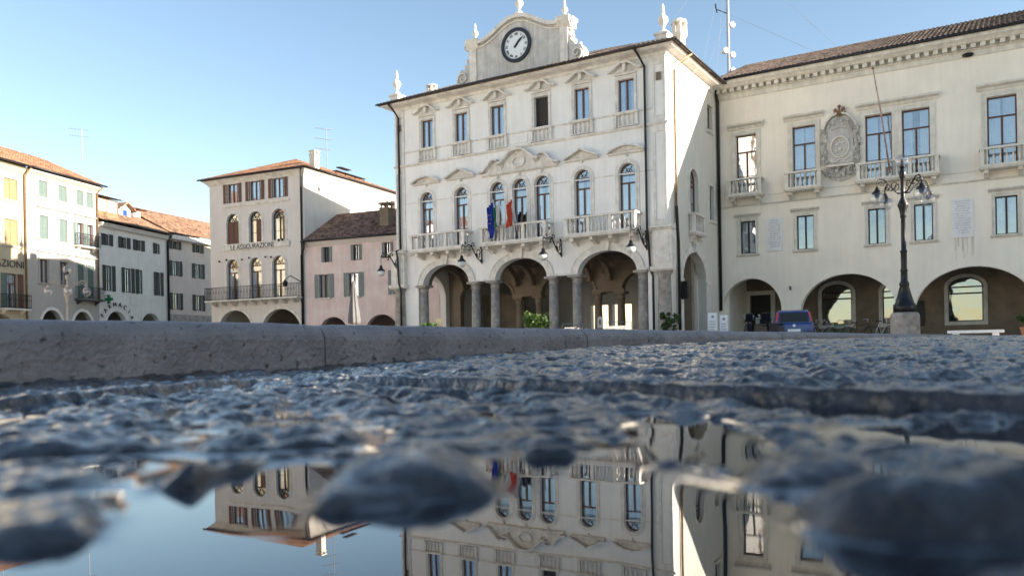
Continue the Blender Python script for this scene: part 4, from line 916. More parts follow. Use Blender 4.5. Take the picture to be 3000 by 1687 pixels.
mb = MB(); box(mb, 0, .9, 0, .9, -1.4, 0); mb.build('dormer_wall', M_wfar, dm)
mb = MB(); roof_tiles(mb, -.3, 1.3, .5, .95, 2.4, .12); mb.build('dormer_roof', M_tileO, dm)
pipe(FA, front, [(8.7, 10.8, .5), (8.75, 10.3, .12), (8.75, 0, .12)], .1, M_pipe)
# green pharmacy cross on an arm
l2 = Matrix.Rotation(rz, 3, 'Z') @ Vector((.45, -.1, 4.6))+Vector(loc)
px = empty('pharmacy_cross', l2, rz, 'green pharmacy cross sign sticking out over the arch', 'sign')
mb = MB(); T2 = lambda u, z, d: (d, -u, z)
box(mb, .32, .56, -.36, .36, -.06, .06, T2); box(mb, .08, .32, -.12, .12, -.06, .06, T2); box(mb, .56, .80, -.12, .12, -.06, .06, T2); mb.build('cross_panel', mat('sign_green', (.01, .16, .06), .1, 4, .4), px)
mb = MB(); tube(mb, [(0, 0, .3), (0, -.5, .3)], .03, 6); mb.build('sign_arm', M_iron, px)
loc, rz = frame(-31.2, 73.67, 18.7)
GG = empty('grey_house', loc, rz, 'grey beige house with dark green shutters between the pharmacy and the tall house', 'building')
Lg, Dg = 14, 11
gc = [.95, 4.0, 7.6, 11]
shell(GG, Lg, Dg, 10.75, [rect(c-.3, c+.3, 9.75, 10.48) for c in gc]+[rect(c-.4, c+.4, 7.3, 8.64) for c in gc]+[rect(c-.4, c+.4, 4.2, 5.68) for c in gc], M_gfar, floors=(4, 7, 9.5))
for c in gc:
    for a, b, h in ((9.75, 10.48, .3), (7.3, 8.64, .4), (4.2, 5.68, .4)):
        window(GG, front, c-h, c+h, a, b, fr=M_wooddk, d=-.1); surround(GG, front, c-h, c+h, a, b, M_wfar, .07, sill=False)
        shutter(GG, front, c-h-.45, c-h+.03, a-.02, b+.02, M_shgreen); shutter(GG, front, c+h-.03, c+h+.45, a-.02, b+.02, M_shgreen)
mb = MB(); box(mb, 0, Lg, 10.6, 11.0, -.05, .5); mb.build('eaves_board', M_wfar, GG)
mb = MB(); slab(mb, rect(0, Lg, 0, 3.75), [rect(1, 3.2, 0, 2.6), rect(5, 7, 0, 2.6)], -.002, .05); mb.build('stone_plinth', M_grey, GG)
mb = MB(); roof_tiles(mb, -.1, Lg, .65, 11.05, 6.1, .5); roof_tiles(mb, 0, Lg, .65, 11.05, 6.1, .5, back(Lg, Dg)); mb.build('roof', M_tileP, GG)

# ------------------------------------------------------------------ antennas and mast
def yagi(loc, h, label, n=2, rz=.6):
    o = empty('antenna', loc, rz, label, 'antenna'); mb = MB(); tube(mb, [(0, 0, 0), (0, 0, h)], .03, 6); mb.build('antenna_pole', M_steel, o)
    mb = MB()
    for k in range(n):
        z = h*(.98-.22*k); tube(mb, [(-.9, 0, z), (.5, 0, z)], .018, 5)
        for j in range(7): tube(mb, [(-.85+j*.2, -.3+.02*j, z), (-.85+j*.2, .3-.02*j, z)], .01, 4)
    mb.build('antenna_elements', M_steel, o)
    return o
yagi((-14.3, 63.6, 14.0), 3.6, 'tall television antenna on the roof of the tall rose house', 3)
yagi((-33.2, 63.0, 15.3), 2.4, 'small antenna above the right end of the pale house roof', 2)
yagi((-39.6, 62.5, 14.8), 3.6, 'antenna above the roof at the left edge', 2, 2.2)
ms = empty('radio_mast', (14.1, 51.5, 15.5), .4, 'slim radio mast with white drum aerials and guy wires on the palace roof', 'mast')
mb = MB(); tube(mb, [(0, 0, 0), (0, 0, 10)], .09, 8)
for k in range(18): tube(mb, [(-.12, 0, .4+k*.5), (.12, 0, .4+k*.5)], .018, 5)
mb.build('mast_pole', M_steel, ms)
for k, (z, s) in enumerate(((2.0, 1), (3.0, 1), (3.2, -1), (4.9, 1))):
    mb = MB(); revolve(mb, [(.18, -.15), (.2, 0), (.18, .15)], 12); o = mb.build('drum_aerial', M_white, ms, False, (s*.28, 0, z)); o.rotation_euler = (PI/2, 0, 0)
mb = MB(); tube(mb, [(0, 0, 5.6), (-.9, 0, 5.75), (-.9, 0, 6.1)], .03, 6); tube(mb, [(-.9, -.1, 5.5), (-.9, .1, 6.1)], .04, 6); mb.build('side_aerial', M_iron, ms)
mb = MB()
for (z, e) in ((5.6, (7.5, -6, 0)), (9.8, (9, -5, -.5)), (5.6, (-5.3, -4.2, -1)), (9.8, (-5.3, -4.0, -1)), (9.0, (-4.6, -4.6, -1)), (9.9, (-7, 5, -1))): tube(mb, [(0, 0, z), e], .008, 4)
mb.build('guy_wires', M_steel, ms)
# ------------------------------------------------------------------ street furniture
GZ = .11   # level of the paved square
def street_lamp(loc, h, label, iron, rot=.35, ped=True, sc=1.):
    o = empty('street_lamp', loc, rot, label, 'street lamp')
    z = 0
    if ped:
        mb = MB(); revolve(mb, [(.54, 0), (.54, .95), (.50, 1.06), (.42, 1.1)], 20); mb.build('stone_pedestal', M_grey, o); z = 1.1
    f = h-z; mb = MB()
    revolve(mb, [(.42*sc, z), (.42*sc, z+.05*f), (.36*sc, z+.055*f), (.27*sc, z+.10*f), (.24*sc, z+.12*f), (.16*sc, z+.17*f), (.19*sc, z+.175*f), (.17*sc, z+.19*f), (.13*sc, z+.20*f), (.12*sc, z+.26*f), (.15*sc, z+.265*f), (.11*sc, z+.28*f), (.11*sc, z+.38*f), (.14*sc, z+.385*f), (.14*sc, z+.39*f), (.095*sc, z+.40*f), (.08*sc, z+.60*f), (.11*sc, z+.605*f), (.11*sc, z+.625*f), (.15*sc, z+.66*f), (.20*sc, z+.68*f), (.20*sc, z+.69*f), (.08*sc, z+.73*f), (.07*sc, z+.85*f), (.11*sc, z+.86*f), (.13*sc, z+.89*f), (.05*sc, z+.92*f)], 14)
    mb.build('lamp_post', iron, o, True)
    for k in range(4):
        a = 2*PI*k/4+.12; ca, sa = math.cos(a), math.sin(a); b = z+.76*f
        P = lambda r, zz: (r*ca, r*sa, b+zz)
        mb = MB(); tube(mb, [P(.05, 0), P(.3, .04), P(.55, .3), P(.8, .52), P(1.0, .52), P(1.12, .38), P(1.12, .2)], .03*sc, 7)
        for (r, zz, r0, a0, a1) in ((.32, .3, .2, -1.5, 4.5), (.72, .28, .14, 0, 5.5), (.95, .34, .1, 0, 6)):
            tube(mb, [P(r+q*math.cos(g), zz+q*math.sin(g)) for q, g in ((r0*(1-.7*i/12), a0+(a1-a0)*i/12) for i in range(13))], .022*sc, 5)
        mb.build('scroll_arm', iron, o, True)
        c = P(1.12, -.12); mb = MB(); revolve(mb, [(.03, .34), (.07, .28), (.10, .2), (.19, .12), (.2, .08), (.1, .06), (.08, -.08), (.03, -.12)], 12, c); mb.build('lamp_cap', iron, o, True)
        mb = MB(); q = MB(); revolve(mb, [(.17, .1), (.25, .02), (.29, -.1), (.27, -.23), (.18, -.33), (.05, -.38), (.001, -.385)], 18, c); mb.build('lamp_globe', M_globe, o, True)
    mb = MB(); c = (0, 0, z+f*.92); revolve(mb, [(.06, 0), (.19, .06), (.28, .2), (.26, .36), (.14, .5), (.001, .54)], 18, c); mb.build('lamp_globe', M_globe, o, True)
    mb = MB(); revolve(mb, [(.1, 0), (.12, .05), (.07, .12), (.05, .3), (.02, .36)], 10, c); mb.build('lamp_burner', M_iron, o, True)
    return o
street_lamp((15.56, 32, GZ), 7.3, 'tall black iron street lamp with glass globes on a round stone pedestal', M_iron, .05)
street_lamp((-29.6, 54, GZ), 5.9, 'pale sunlit street lamp in front of the pale house', mat('lamp_sunlit_tone', (.30, .27, .24), .2, 5, .6), .4, False, 1.15)  # sunlit look of the post is put into this pale colour

def foliage(name, parent, n, box_, m, leaf=.06, seed=1, round_=.6):
    rd = random.Random(seed); vs = []; fs = []; cl = [(Vector((rd.uniform(-1, 1)*box_[0], rd.uniform(-1, 1)*box_[1], rd.uniform(.25, 1)*box_[2])), rd.uniform(.5, 1)) for _ in range(max(7, n//70))]
    for i in range(n):
        c, s = cl[rd.randrange(len(cl))]; v = Vector((rd.gauss(0, 1), rd.gauss(0, 1), rd.gauss(0, 1))).normalized()*rd.uniform(.35, 1)*.33*s*min(box_[0]*1.4, box_[2])
        p = c*round_+c*(1-round_)+v
        if p.z < .02: p.z = abs(p.z)+.02
        a = Vector((rd.gauss(0, 1), rd.gauss(0, 1), rd.gauss(0, 1))).normalized(); b = a.orthogonal().normalized(); b.rotate(Matrix.Rotation(rd.uniform(0, 6.28), 3, a)); q = a.cross(b)
        l = leaf*rd.uniform(.6, 1.3); k = len(vs); vs += [p-b*l, p+q*l*.5, p+b*l, p-q*l*.5]; fs.append((k, k+1, k+2, k+3))
    mb = MB(); mb.add(vs, fs); return mb.build(name, m, parent)
def planter(loc, wd, dp, ph, bh, m, label, seed, n=1500, rot=-.55, cat='planter', pm=M_terra):
    o = empty('planter_box', loc, rot, label, cat)
    mb = MB(); slab(mb, rect(-wd/2, wd/2, 0, ph), [], -dp/2, dp/2); box(mb, -wd/2-.03, wd/2+.03, ph-.06, ph, -dp/2-.03, dp/2+.03); mb.build('planter', pm, o)
    f = foliage('foliage', o, n, (wd*.46, dp*.5, bh), m, .055, seed); f.location = (0, 0, ph-.05)
    mb = MB(); 
    for k in range(5): tube(mb, [(wd*(.2*k-.4), 0, ph-.1), (wd*(.2*k-.4)*1.05, .05, ph+bh*.7)], .015, 5)
    mb.build('stems', M_brown, o); return o
planter((-4.0, 38, GZ), .95, .5, .7, .5, M_leaf, 'low leafy hedge planter in front of the left column', 2)
planter((1.1, 38, GZ), 1.35, .6, .6, .95, M_leaf, 'largest bushy green hedge planter in front of the middle arch', 3, 2600)
planter((7.05, 36, GZ), .75, .5, .45, .95, M_leafdk, 'yellowish green bush by the corner pier of the town hall', 4, 1800)
planter((-6.3, 37, GZ), 1.6, .5, .6, .38, M_leaf, 'low hedge planter behind the closed parasol', 6, 1400)
# yellow bag / crate stand beside the left planter
yb = empty('menu_stand', (-3.42, 38, GZ), -.5, 'yellow and cream menu stand beside the left hedge planter', 'stand')
mb = MB(); prism(mb, [(-.19, .1), (.19, .1), (.16, 1.4), (-.16, 1.4)], -.04, .04); box(mb, -.19, -.15, 0, .1, -.2, .2); box(mb, .15, .19, 0, .1, -.2, .2); mb.build('board', mat('board_cream', (.6, .5, .3), .1, 4, .7), yb)
mb = MB(); box(mb, -.13, .13, .55, 1.05, .045, .055); mb.build('poster', mat('poster_yellow', (.6, .42, .03), .1, 6, .6), yb)
# closed parasol
um = empty('closed_parasol', (-7.0, 36, GZ), 0, 'closed grey canvas parasol standing before the pink house', 'parasol')
mb = MB(); tube(mb, [(0, 0, 0), (0, 0, 3.1)], .03, 8); mb.build('pole', M_steel, um)
mb = MB(); vs = []; fs = []; pr = [(.02, 3.1), (.06, 3.0), (.11, 2.75), (.13, 2.4), (.17, 2.0), (.21, 1.6), (.24, 1.3), (.22, 1.18), (.12, 1.15)]
for r, z in pr:
    for k in range(32): a = 2*PI*k/32; q = r*(1+.22*math.sin(8*a+z)); vs.append((q*math.cos(a), q*math.sin(a), z))
for i in range(len(pr)-1):
    for k in range(32): fs.append((i*32+k, i*32+(k+1) % 32, (i+1)*32+(k+1) % 32, (i+1)*32+k))
mb.add(vs, fs); mb.build('canvas', M_canvas, um, True)
mb = MB(); box(mb, -.3, .3, 0, .12, -.3, .3); mb.build('parasol_base', M_grey, um)

# info panels
for i, (x, y, wd, h, lb) in enumerate(((9.22, 37.1, .42, 1.42, 'tall white information panel beside the corner of the palace, left one of the pair'), (9.68, 36.9, .36, 1.3, 'white information panel, right one of the pair beside the palace corner'))):
    o = empty('information_panel', (x, y, GZ), -.2, lb, 'information panel', 'white information panels')
    mb = MB(); box(mb, -wd/2, wd/2, .1, h, -.04, .04); mb.build('panel', M_white, o)
    mb = MB(); box(mb, -wd/2, -wd/2+.05, 0, .1, -.06, .06); box(mb, wd/2-.05, wd/2, 0, .1, -.06, .06); mb.build('feet', M_steel, o)
    mb = MB(); revolve(mb, [(.001, 0), (.06, 0), (.06, .004), (.001, .004)], 14); q = mb.build('emblem', M_shteal, o, False, (0, -.042, h-.18)); q.rotation_euler = (PI/2, 0, 0)
    mb = MB()
    for k in range(6): box(mb, -wd*.35, wd*random.uniform(.1, .35), h-.42-k*.12, h-.39-k*.12, .041, .044)
    mb.build('printed_lines', M_inkgrey, o)

# blue hatchback seen from behind
car = empty('parked_car', (12.15, 34.8, GZ-.06), math.radians(-15), 'blue hatchback parked with its rear towards us before the palace', 'car')
def loft(st, name, m, parent, cap=True):
    # st: (y, [(halfwidth,z)...]) same count
    vs = []; fs = []; n = len(st[0][1])
    for y, pr in st:
        vs += [(a, y, z) for a, z in pr]+[(-a, y, z) for a, z in pr[::-1]]
    k = 2*n
    for i in range(len(st)-1):
        for j in range(k): fs.append((i*k+j, i*k+(j+1) % k, (i+1)*k+(j+1) % k, (i+1)*k+j))
    fs += [tuple(range(k))[::-1], tuple(range((len(st)-1)*k, len(st)*k))]
    mb = MB(); mb.add(vs, fs); o = mb.build(name, m, parent, True); b = o.modifiers.new('bevel', 'BEVEL'); b.width = .03; b.segments = 2; b.limit_method = 'ANGLE'; b.angle_limit = .5; return o
low = lambda w_, z1: [(w_*.9, .22), (w_, .4), (w_, z1-.12), (w_*.96, z1)]
loft([(0, low(.76, .86)), (.12, low(.82, .9)), (.6, low(.84, .93)), (2.6, low(.84, .92)), (3.4, low(.8, .82)), (3.75, low(.7, .62))], 'body', M_bluecar, car)
loft([(.04, [(.74, .88), (.73, .9)]), (.16, [(.76, .88), (.63, 1.38)]), (.45, [(.77, .88), (.62, 1.46)]), (1.6, [(.78, .88), (.62, 1.45)]), (2.35, [(.77, .88), (.6, 1.2)]), (2.75, [(.74, .88), (.72, .9)])], 'cabin', M_bluecar, car)
mb = MB(); mb.add([(-.6, .035, .93), (.6, .035, .93), (.54, .125, 1.34), (-.54, .125, 1.34)], [(0, 1, 2, 3)]); mb.build('rear_window', M_black, car)
for s in (-1, 1):
    mb = MB(); vs = [(s*.735, .01, .72), (s*.80, .05, .72), (s*.67, .14, 1.36), (s*.59, .09, 1.36)]; mb.add(vs+[(x, y+.06, z) for x, y, z in vs], [(0, 1, 2, 3), (4, 5, 6, 7), (0, 1, 5, 4), (1, 2, 6, 5), (2, 3, 7, 6), (3, 0, 4, 7)]); mb.build('tail_light', M_red, car)
    mb = MB(); box(mb, s*.97-.1, s*.97+.1, .92, 1.06, -2.2, -2.08); mb.build('side_mirror', M_black, car)
    for y in (.65, 3.0):
        o = empty('wheel', (s*.78, y, .3), 0, parent=car); mb = MB(); revolve(mb, [(.2, -.09), (.3, -.08), (.3, .08), (.2, .09)], 20); q = mb.build('tyre', M_rubber, o); q.rotation_euler = (0, PI/2, 0)
        mb = MB(); revolve(mb, [(.001, -.07), (.2, -.07), (.2, .07), (.001, .07)], 16); q = mb.build('rim', M_steel, o); q.rotation_euler = (0, PI/2, 0)
mb = MB(); box(mb, -.26, .26, .52, .63, .005, .03); mb.build('number_plate', M_white, car)
mb = MB(); revolve(mb, [(.001, 0), (.06, 0), (.06, .02), (.001, .02)], 16); q = mb.build('badge', M_white, car, False, (0, -.01, .78)); q.rotation_euler = (PI/2, 0, 0)
mb = MB(); box(mb, -.8, .8, .3, .5, .0, .08); mb.build('bumper', M_black, car)

# black motor scooters
def scooter(loc, rz, label):
    o = empty('motor_scooter', loc, rz, label, 'scooter', 'black scooters')
    for y in (-.6, .6):
        w_ = empty('wheel', (0, y, .26), 0, parent=o); mb = MB(); tube(mb, [(0, .21*math.cos(2*PI*k/18), .21*math.sin(2*PI*k/18)) for k in range(18)], .055, 7, True); mb.build('tyre', M_rubber, w_)
        mb = MB(); revolve(mb, [(.001, -.03), (.15, -.03), (.15, .03), (.001, .03)], 14); q = mb.build('rim', M_steel, w_); q.rotation_euler = (0, PI/2, 0)
    T2 = lambda u, z, d: (d, u, z)
    mb = MB(); prism(mb, [(-.85, .45), (-.8, .72), (-.1, .78), (-.05, .4), (.3, .32), (.42, .9), (.5, .88), (.62, .45), (.4, .2), (-.5, .25)], -.15, .15, T2); mb.build('body', M_black, o)
    mb = MB(); box(mb, -.78, -.05, .76, .84, -.14, .14, T2); mb.build('saddle', M_rubber, o)
    mb = MB(); tube(mb, [(0, .6, .26), (0, .42, 1.0)], .035, 7); tube(mb, [(-.32, .36, 1.05), (0, .42, 1.0), (.32, .36, 1.05)], .02, 6); mb.build('handlebar', M_iron, o)
    for s in (-1, 1):
        mb = MB(); tube(mb, [(s*.25, .38, 1.05), (s*.3, .42, 1.2)], .01, 5); sphere(mb, (s*.3, .42, 1.22), .05, 8, 6, sy=.4); mb.build('mirror', M_steel, o)
    mb = MB(); prism(mb, [(.45, .95), (.5, .95), (.38, 1.35), (.34, 1.33)], -.2, .2, T2); mb.build('windscreen', M_black, o)
    return o
scooter((10.95, 36.3, GZ), .5, 'black motor scooter in front of the portico door, nearer the door'); scooter((11.4, 35.6, GZ), .25, 'black motor scooter just left of the blue car')

# bicycles
def bicycle(loc, rz, label):
    o = empty('bicycle', loc, rz, label, 'bicycle', 'bicycles leaning along the palace arcade')
    for x in (-.52, .52):
        w_ = MB(); tube(w_, [(x+.33*math.cos(2*PI*k/24), 0, .34+.33*math.sin(2*PI*k/24)) for k in range(24)], .018, 6, True)
        for k in range(10): a = 2*PI*k/10; tube(w_, [(x, 0, .34), (x+.32*math.cos(a), 0, .34+.32*math.sin(a))], .003, 3)
        w_.build('wheel', M_rubber, o)
    mb = MB()
    for a, b in (((-.52, .34), (-.08, .3)), ((-.08, .3), (-.2, .82)), ((-.52, .34), (-.2, .78)), ((-.18, .72), (.36, .78)), ((-.08, .3), (.38, .7)), ((.36, .86), (.52, .34))): tube(mb, [(a[0], 0, a[1]), (b[0], 0, b[1])], .016, 6)
    mb.build('frame', M_frames[len(M_used) % 3], o); M_used.append(1)
    mb = MB(); tube(mb, [(.2, -.28, .98), (.33, -.2, 1.02), (.35, 0, .98), (.33, .2, 1.02), (.2, .28, .98)], .014, 6); tube(mb, [(.36, 0, .84), (.35, 0, .98)], .016, 6); mb.build('handlebar', M_steel, o)
    mb = MB(); prism(mb, [(-.36, -.09), (-.36, .09), (-.2, .05), (-.06, .02), (-.06, -.02), (-.2, -.05)], 0, .05, lambda u, z, d: (u, z, .84+d)); mb.build('saddle', M_rubber, o)
    if len(M_used) % 2:
        mb = MB(); box(mb, .48, .78, .82, 1.02, -.15, .15); mb.build('basket', M_brown, o)
    return o
M_frames = [M_iron, M_steel, M_flaggreen]; M_used = []
lb = ['bicycle nearest the blue car, front wheel turned outward', 'second bicycle to the right of the blue car', 'bicycle before the arched shop window', 'bicycle just right of the arched shop window', 'bicycle nearest the tall street lamp pedestal']
for k, (x, y, r) in enumerate(((13.55, 36.6, .7), (14.5, 38.2, -.5), (15.3, 37.9, .4), (16.1, 37.4, -.7), (16.3, 35.6, .6))): bicycle((x, y, GZ), r, lb[k])

# stone bench and a potted plant at the right edge
o = empty('stone_bench', (16.05, 28, GZ), -.55, 'low white stone bench in front of the right arch', 'bench')
mb = MB(); box(mb, -.85, .85, .20, .30, -.22, .22); mb.build('seat', M_marble, o)
for s in (-1, 1): mb = MB(); box(mb, s*.6-.1, s*.6+.1, 0, .20, -.18, .18); mb.build('leg', M_marble, o)
o = empty('potted_plant', (15.35, 24, GZ), 0, 'dark spiky plant in a pale pot at the right edge', 'potted plant')
mb = MB(); revolve(mb, [(.16, 0), (.24, .3), (.25, .32), (.2, .32)], 14); mb.build('pot', M_terra, o)
f = foliage('foliage', o, 260, (.3, .3, .32), M_leafdk, .09, 9); f.location = (0, 0, .3)

# cafe furniture and barriers under the right hand arch
Rm = Matrix.Rotation(math.radians(90-121.7), 4, 'Z'); W0 = lambda u, d: Rm @ Vector((u, -d, GZ))+Vector((-6.78, 48.57, 0)); RZ = math.radians(90-121.7)
def chair(loc, rz, label):
    o = empty('cafe_chair', loc, rz, label, 'chair', 'cafe chairs at the town hall arcade')
    mb = MB(); box(mb, -.22, .22, .43, .47, -.22, .22); mb.build('seat', M_curt, o)
    mb = MB(); ribbon(mb, [(-.22, .47), (-.22, .9), (.22, .9), (.22, .47)][::-1], .03, .19, .22); box(mb, -.19, .19, .6, .85, .2, .21); mb.build('backrest', M_curt, o)
    for x in (-.2, .2):
        for y in (-.2, .2): mb = MB(); tube(mb, [(x, y, 0), (x, y, .44)], .014, 6); mb.build('leg', M_steel, o)
    return o
def table(loc, label):
    o = empty('cafe_table', loc, 0, label, 'table', 'cafe tables at the town hall arcade')
    mb = MB(); revolve(mb, [(.001, .72), (.36, .72), (.36, .75), (.001, .75)], 20); mb.build('table_top', M_white, o)
    mb = MB(); tube(mb, [(0, 0, .03), (0, 0, .72)], .03, 8); revolve(mb, [(.22, 0), (.22, .02), (.03, .04)], 14); mb.build('pedestal_leg', M_iron, o); return o
for k, (u, d) in enumerate(((12.9, 1.2), (14.4, 1.0), (9.0, 1.6))): table(W0(u, d), ['white round cafe table left of the bright passage', 'white round cafe table before the right arch', 'white round cafe table behind the large hedge'][k])
for k, (u, d, r) in enumerate(((12.3, 1.2, 1.4), (13.5, 1.5, -1.2), (13.9, .9, 1.2), (15.0, 1.2, -1.6), (8.3, 1.7, 1.2))):
    chair(W0(u, d), RZ+r, ['pale cafe chair left of the left table', 'pale cafe chair right of the left table', 'pale cafe chair left of the table at the right arch', 'pale cafe chair nearest the right column of the right arch', 'pale cafe chair behind the large hedge planter'][k])
def barrier(u, d, l, label):
    o = empty('barrier', W0(u, d), RZ, label, 'barrier', 'low barriers round the cafe'); mb = MB()
    tube(mb, [(0, 0, 0), (0, 0, 1.12), (l, 0, 1.12), (l, 0, 0)], .022, 7); tube(mb, [(0, 0, .7), (l, 0, .7)], .015, 6); mb.build('rail_frame', M_steel, o)
    mb = MB(); box(mb, .1, l-.1, .3, .95, -.01, .01); mb.build('screen_panel', M_globe, o)
barrier(12.2, 2.0, 1.1, 'low glazed barrier at the left side of the right arch'); barrier(14.6, 2.0, 1.3, 'low glazed barrier at the right side of the right arch')
# wall shrines / white round-topped lanterns in the portico
for u, lb in ((6.3, 'white round topped wall plaque seen between the left pair of columns'), (11.2, 'white round topped wall plaque seen between the right pair of columns')):
    o = empty('wall_shrine', Rm @ Vector((u, 4.5, 1.15))+Vector((-6.78, 48.57, 0)), RZ, lb, 'plaque', 'white round topped plaques in the portico')
    mb = MB(); slab(mb, arch(-.16, .16, 0, .5, .16, 12), [arch(-.06, .06, .18, .42, .06, 8)], 0, .08); mb.build('frame', M_white, o)
    mb = MB(); box(mb, -.1, .1, .1, .55, -.0, .02); mb.build('niche', M_black, o)

# ------------------------------------------------------------------ ground: square, kerb, cobbled street, puddle
def grid_obj(name, X, Y, Z, m):
    nr, nc = X.shape; me = bpy.data.meshes.new(name); co = np.stack([X, Y, Z], -1).reshape(-1, 3).astype(np.float32)
    idx = np.arange(nr*nc).reshape(nr, nc); f = np.stack([idx[:-1, :-1], idx[:-1, 1:], idx[1:, 1:], idx[1:, :-1]], -1).reshape(-1, 4)
    me.vertices.add(len(co)); me.vertices.foreach_set('co', co.ravel()); me.loops.add(f.size); me.loops.foreach_set('vertex_index', f.ravel().astype(np.int32))
    me.polygons.add(len(f)); me.polygons.foreach_set('loop_start', np.arange(0, f.size, 4, dtype=np.int32)); me.polygons.foreach_set('loop_total', np.full(len(f), 4, np.int32))
    me.polygons.foreach_set('use_smooth', np.ones(len(f), bool)); me.materials.append(m); me.update(calc_edges=True); me.validate()
    o = bpy.data.objects.new(name, me); C.objects.link(o); o['kind'] = 'structure'; return o
P2 = rng.permutation(4096).astype(np.int64)
def h2(ix, iy, s=0): return P2[(P2[(ix.astype(np.int64)+s*131) & 4095]+iy.astype(np.int64)) & 4095]/4096.
def vn(x, y, s=0):
    ix = np.floor(x); iy = np.floor(y); fx = x-ix; fy = y-iy; fx = fx*fx*fx*(fx*(fx*6-15)+10); fy = fy*fy*fy*(fy*(fy*6-15)+10)
    a = h2(ix, iy, s); b = h2(ix+1, iy, s); c = h2(ix, iy+1, s); d = h2(ix+1, iy+1, s)
    return (a*(1-fx)+b*fx)*(1-fy)+(c*(1-fx)+d*fx)*fy-.5
def fbm(x, y, f, o=4, g=.5, s=0):
    r = 0; a = 1.
    for k in range(o): r = r+a*vn(x*f+17.3*k, y*f-9.1*k, s+k); f *= 2.03; a *= g
    return r
def cells(x, y, size, jit=.28, s=0):
    # returns nearest-distance ratio to block edge and id for jittered blocks
    gx = x/size; gy = y/size; ix = np.floor(gx); iy = np.floor(gy); d1 = np.full(x.shape, 9.); d2 = np.full(x.shape, 9.); idv = np.zeros(x.shape)
    for a in (-1, 0, 1):
        for b in (-1, 0, 1):
            jx = ix+a; jy = iy+b; px = jx+.5+jit*(h2(jx, jy, s+3)-.5)*2; py = jy+.5+jit*(h2(jx, jy, s+7)-.5)*2
            d = (np.abs(gx-px)**2.6+np.abs(gy-py)**2.6)**(1/2.6); hid = h2(jx, jy, s+11)
            m = d < d1; d2 = np.where(m, d1, np.minimum(d2, d)); idv = np.where(m, hid, idv); d1 = np.where(m, d, d1)
    return d2-d1, idv
def sstep(a, b, x): t = np.clip((x-a)/(b-a), 0, 1); return t*t*(3-2*t)
BUMPS = [  # cx, cy, rx, ry, height, rotation : stones that stand out of the puddle
    (-.036, .292, .038, .034, .0125, .1), (.122, .217, .048, .026, .0165, -.12), (.062, .118, .060, .022, .0110, .0), (.108, .292, .034, .022, .0070, .2),
    (.017, .372, .018, .010, .004, 0), (-.19, .31, .045, .035, .006, .2), (.075, .62, .05, .03, .006, 0),
    (.03, .52, .06, .03, .006, .1), (.17, .52, .04, .03, .006, -.1), (-.21, .42, .06, .035, .006, .1), (-.08, .54, .06, .035, .006, 0), (.185, .335, .028, .014, .005, 0)]
POOLS = [  # cx, cy, rx, ry, depth : hollows where the water lies open
    (-.092, .285, .030, .095, .024), (-.075, .18, .100, .044, .022), (-.03, .215, .040, .045, .018), (.020, .270, .052, .125, .018), (.012, .19, .075, .06, .018),
    (.097, .47, .034, .150, .014), (.085, .235, .050, .028, .014), (.225, .42, .060, .075, .014), (-.02, .80, .04, .12, .008), (-.16, .60, .05, .10, .007)]
def ground_z(x, y):
    base = .080*(1-np.exp(-np.clip(y-1.3, 0, None)/2.7))
    base = base+.006*fbm(x, y, 1.4, 2, s=40)*sstep(.9, 2, y)
    e1 = ((y-.93)+1.325*x)*.6     # beyond the right hand edge line
    e2 = -(x+.47)+.12*(y-.74)     # left of the left seam
    far = np.maximum(e1, e2)
    far = far+.0022*fbm(x, y, 12, 3, s=60)
    up = sstep(-.003, .004, far)
    groove = np.exp(-((far+.010)/.011)**2)
    edge, idv = cells(x*.92+.39*y, y*.92-.39*x, .105, .24, 2)
    dome = sstep(.0, .34, edge)
    cob = -.010+.016*dome+.006*(idv-.5)
    f1 = fbm(x, y, 13, 3, .5, 5); f2 = fbm(x+.01*f1, y, 48, 3, .5, 9)
    nr = 1-sstep(.35, .8, y); rough = (.0085-.0040*nr)*f1+(.0048-.0010*nr)*f2+.0012*fbm(x, y, 110, 2, .6, 33)*(1-sstep(1.2, 2.5, y))
    rid = 1-np.abs(fbm(x, y*1.3, 22, 3, .5, 15))*2.4
    z_far = base-.004+.014*sstep(-.5, .2, x)*sstep(.3, .9, y+x)+.45*cob+rough*.9+.005*rid-.003
    z_far = z_far+.010*fbm(x, y*1.6, 4.5, 2, .5, 140)*sstep(.05, .25, far)
    lip = (1-sstep(.01, .06, far))*(1-sstep(1.1, 1.6, y)); z_far = z_far*(1-lip*.8)+(.0165+.0025*f2)*lip*.8
    pool = np.zeros_like(x)
    wob = 1+.30*fbm(x, y, 17, 3, s=80)
    for cx, cy, rx, ry, dp in POOLS:
        r = np.sqrt(((x-cx)/rx)**2+((y-cy)/ry)**2)*wob; pool = np.maximum(pool, dp*(1-sstep(.55, 1.15, r)))
    basin = .0002+.5*cob+rough*1.0+.003*rid-pool*1.15
    b = np.zeros_like(x)
    for cx, cy, rx, ry, h, rt in BUMPS:
        dx = x-cx; dy = y-cy; u = (dx*math.cos(rt)+dy*math.sin(rt))/rx; v = (-dx*math.sin(rt)+dy*math.cos(rt))/ry
        r = (np.abs(u)**2.6+np.abs(v)**2.6)**(1/2.6); r = r*(1+.20*fbm(x, y, 26, 3, s=70)); t = np.clip(1.0-r**3.2, 0, 1)**.7; t = t*(1+.18*(fbm(x, y, 40, 2, s=120)))
        b = np.maximum(b, np.where(r < 1.25, (h+.012)*t, 0))
    basin = np.where(b > 0, np.maximum(basin, -.012+b+rough*.8), basin)
    z = basin*(1-up)+z_far*up-.003*np.exp(-(np.clip(-far, 0, 1)/.05)**2)*(1-up)*(b <= 0)
    return z
ycs = np.concatenate([np.arange(-.30, .10, .006), np.arange(.10, 1.0, .0019), 1.0*np.exp(np.arange(0, math.log(16), .0058))])
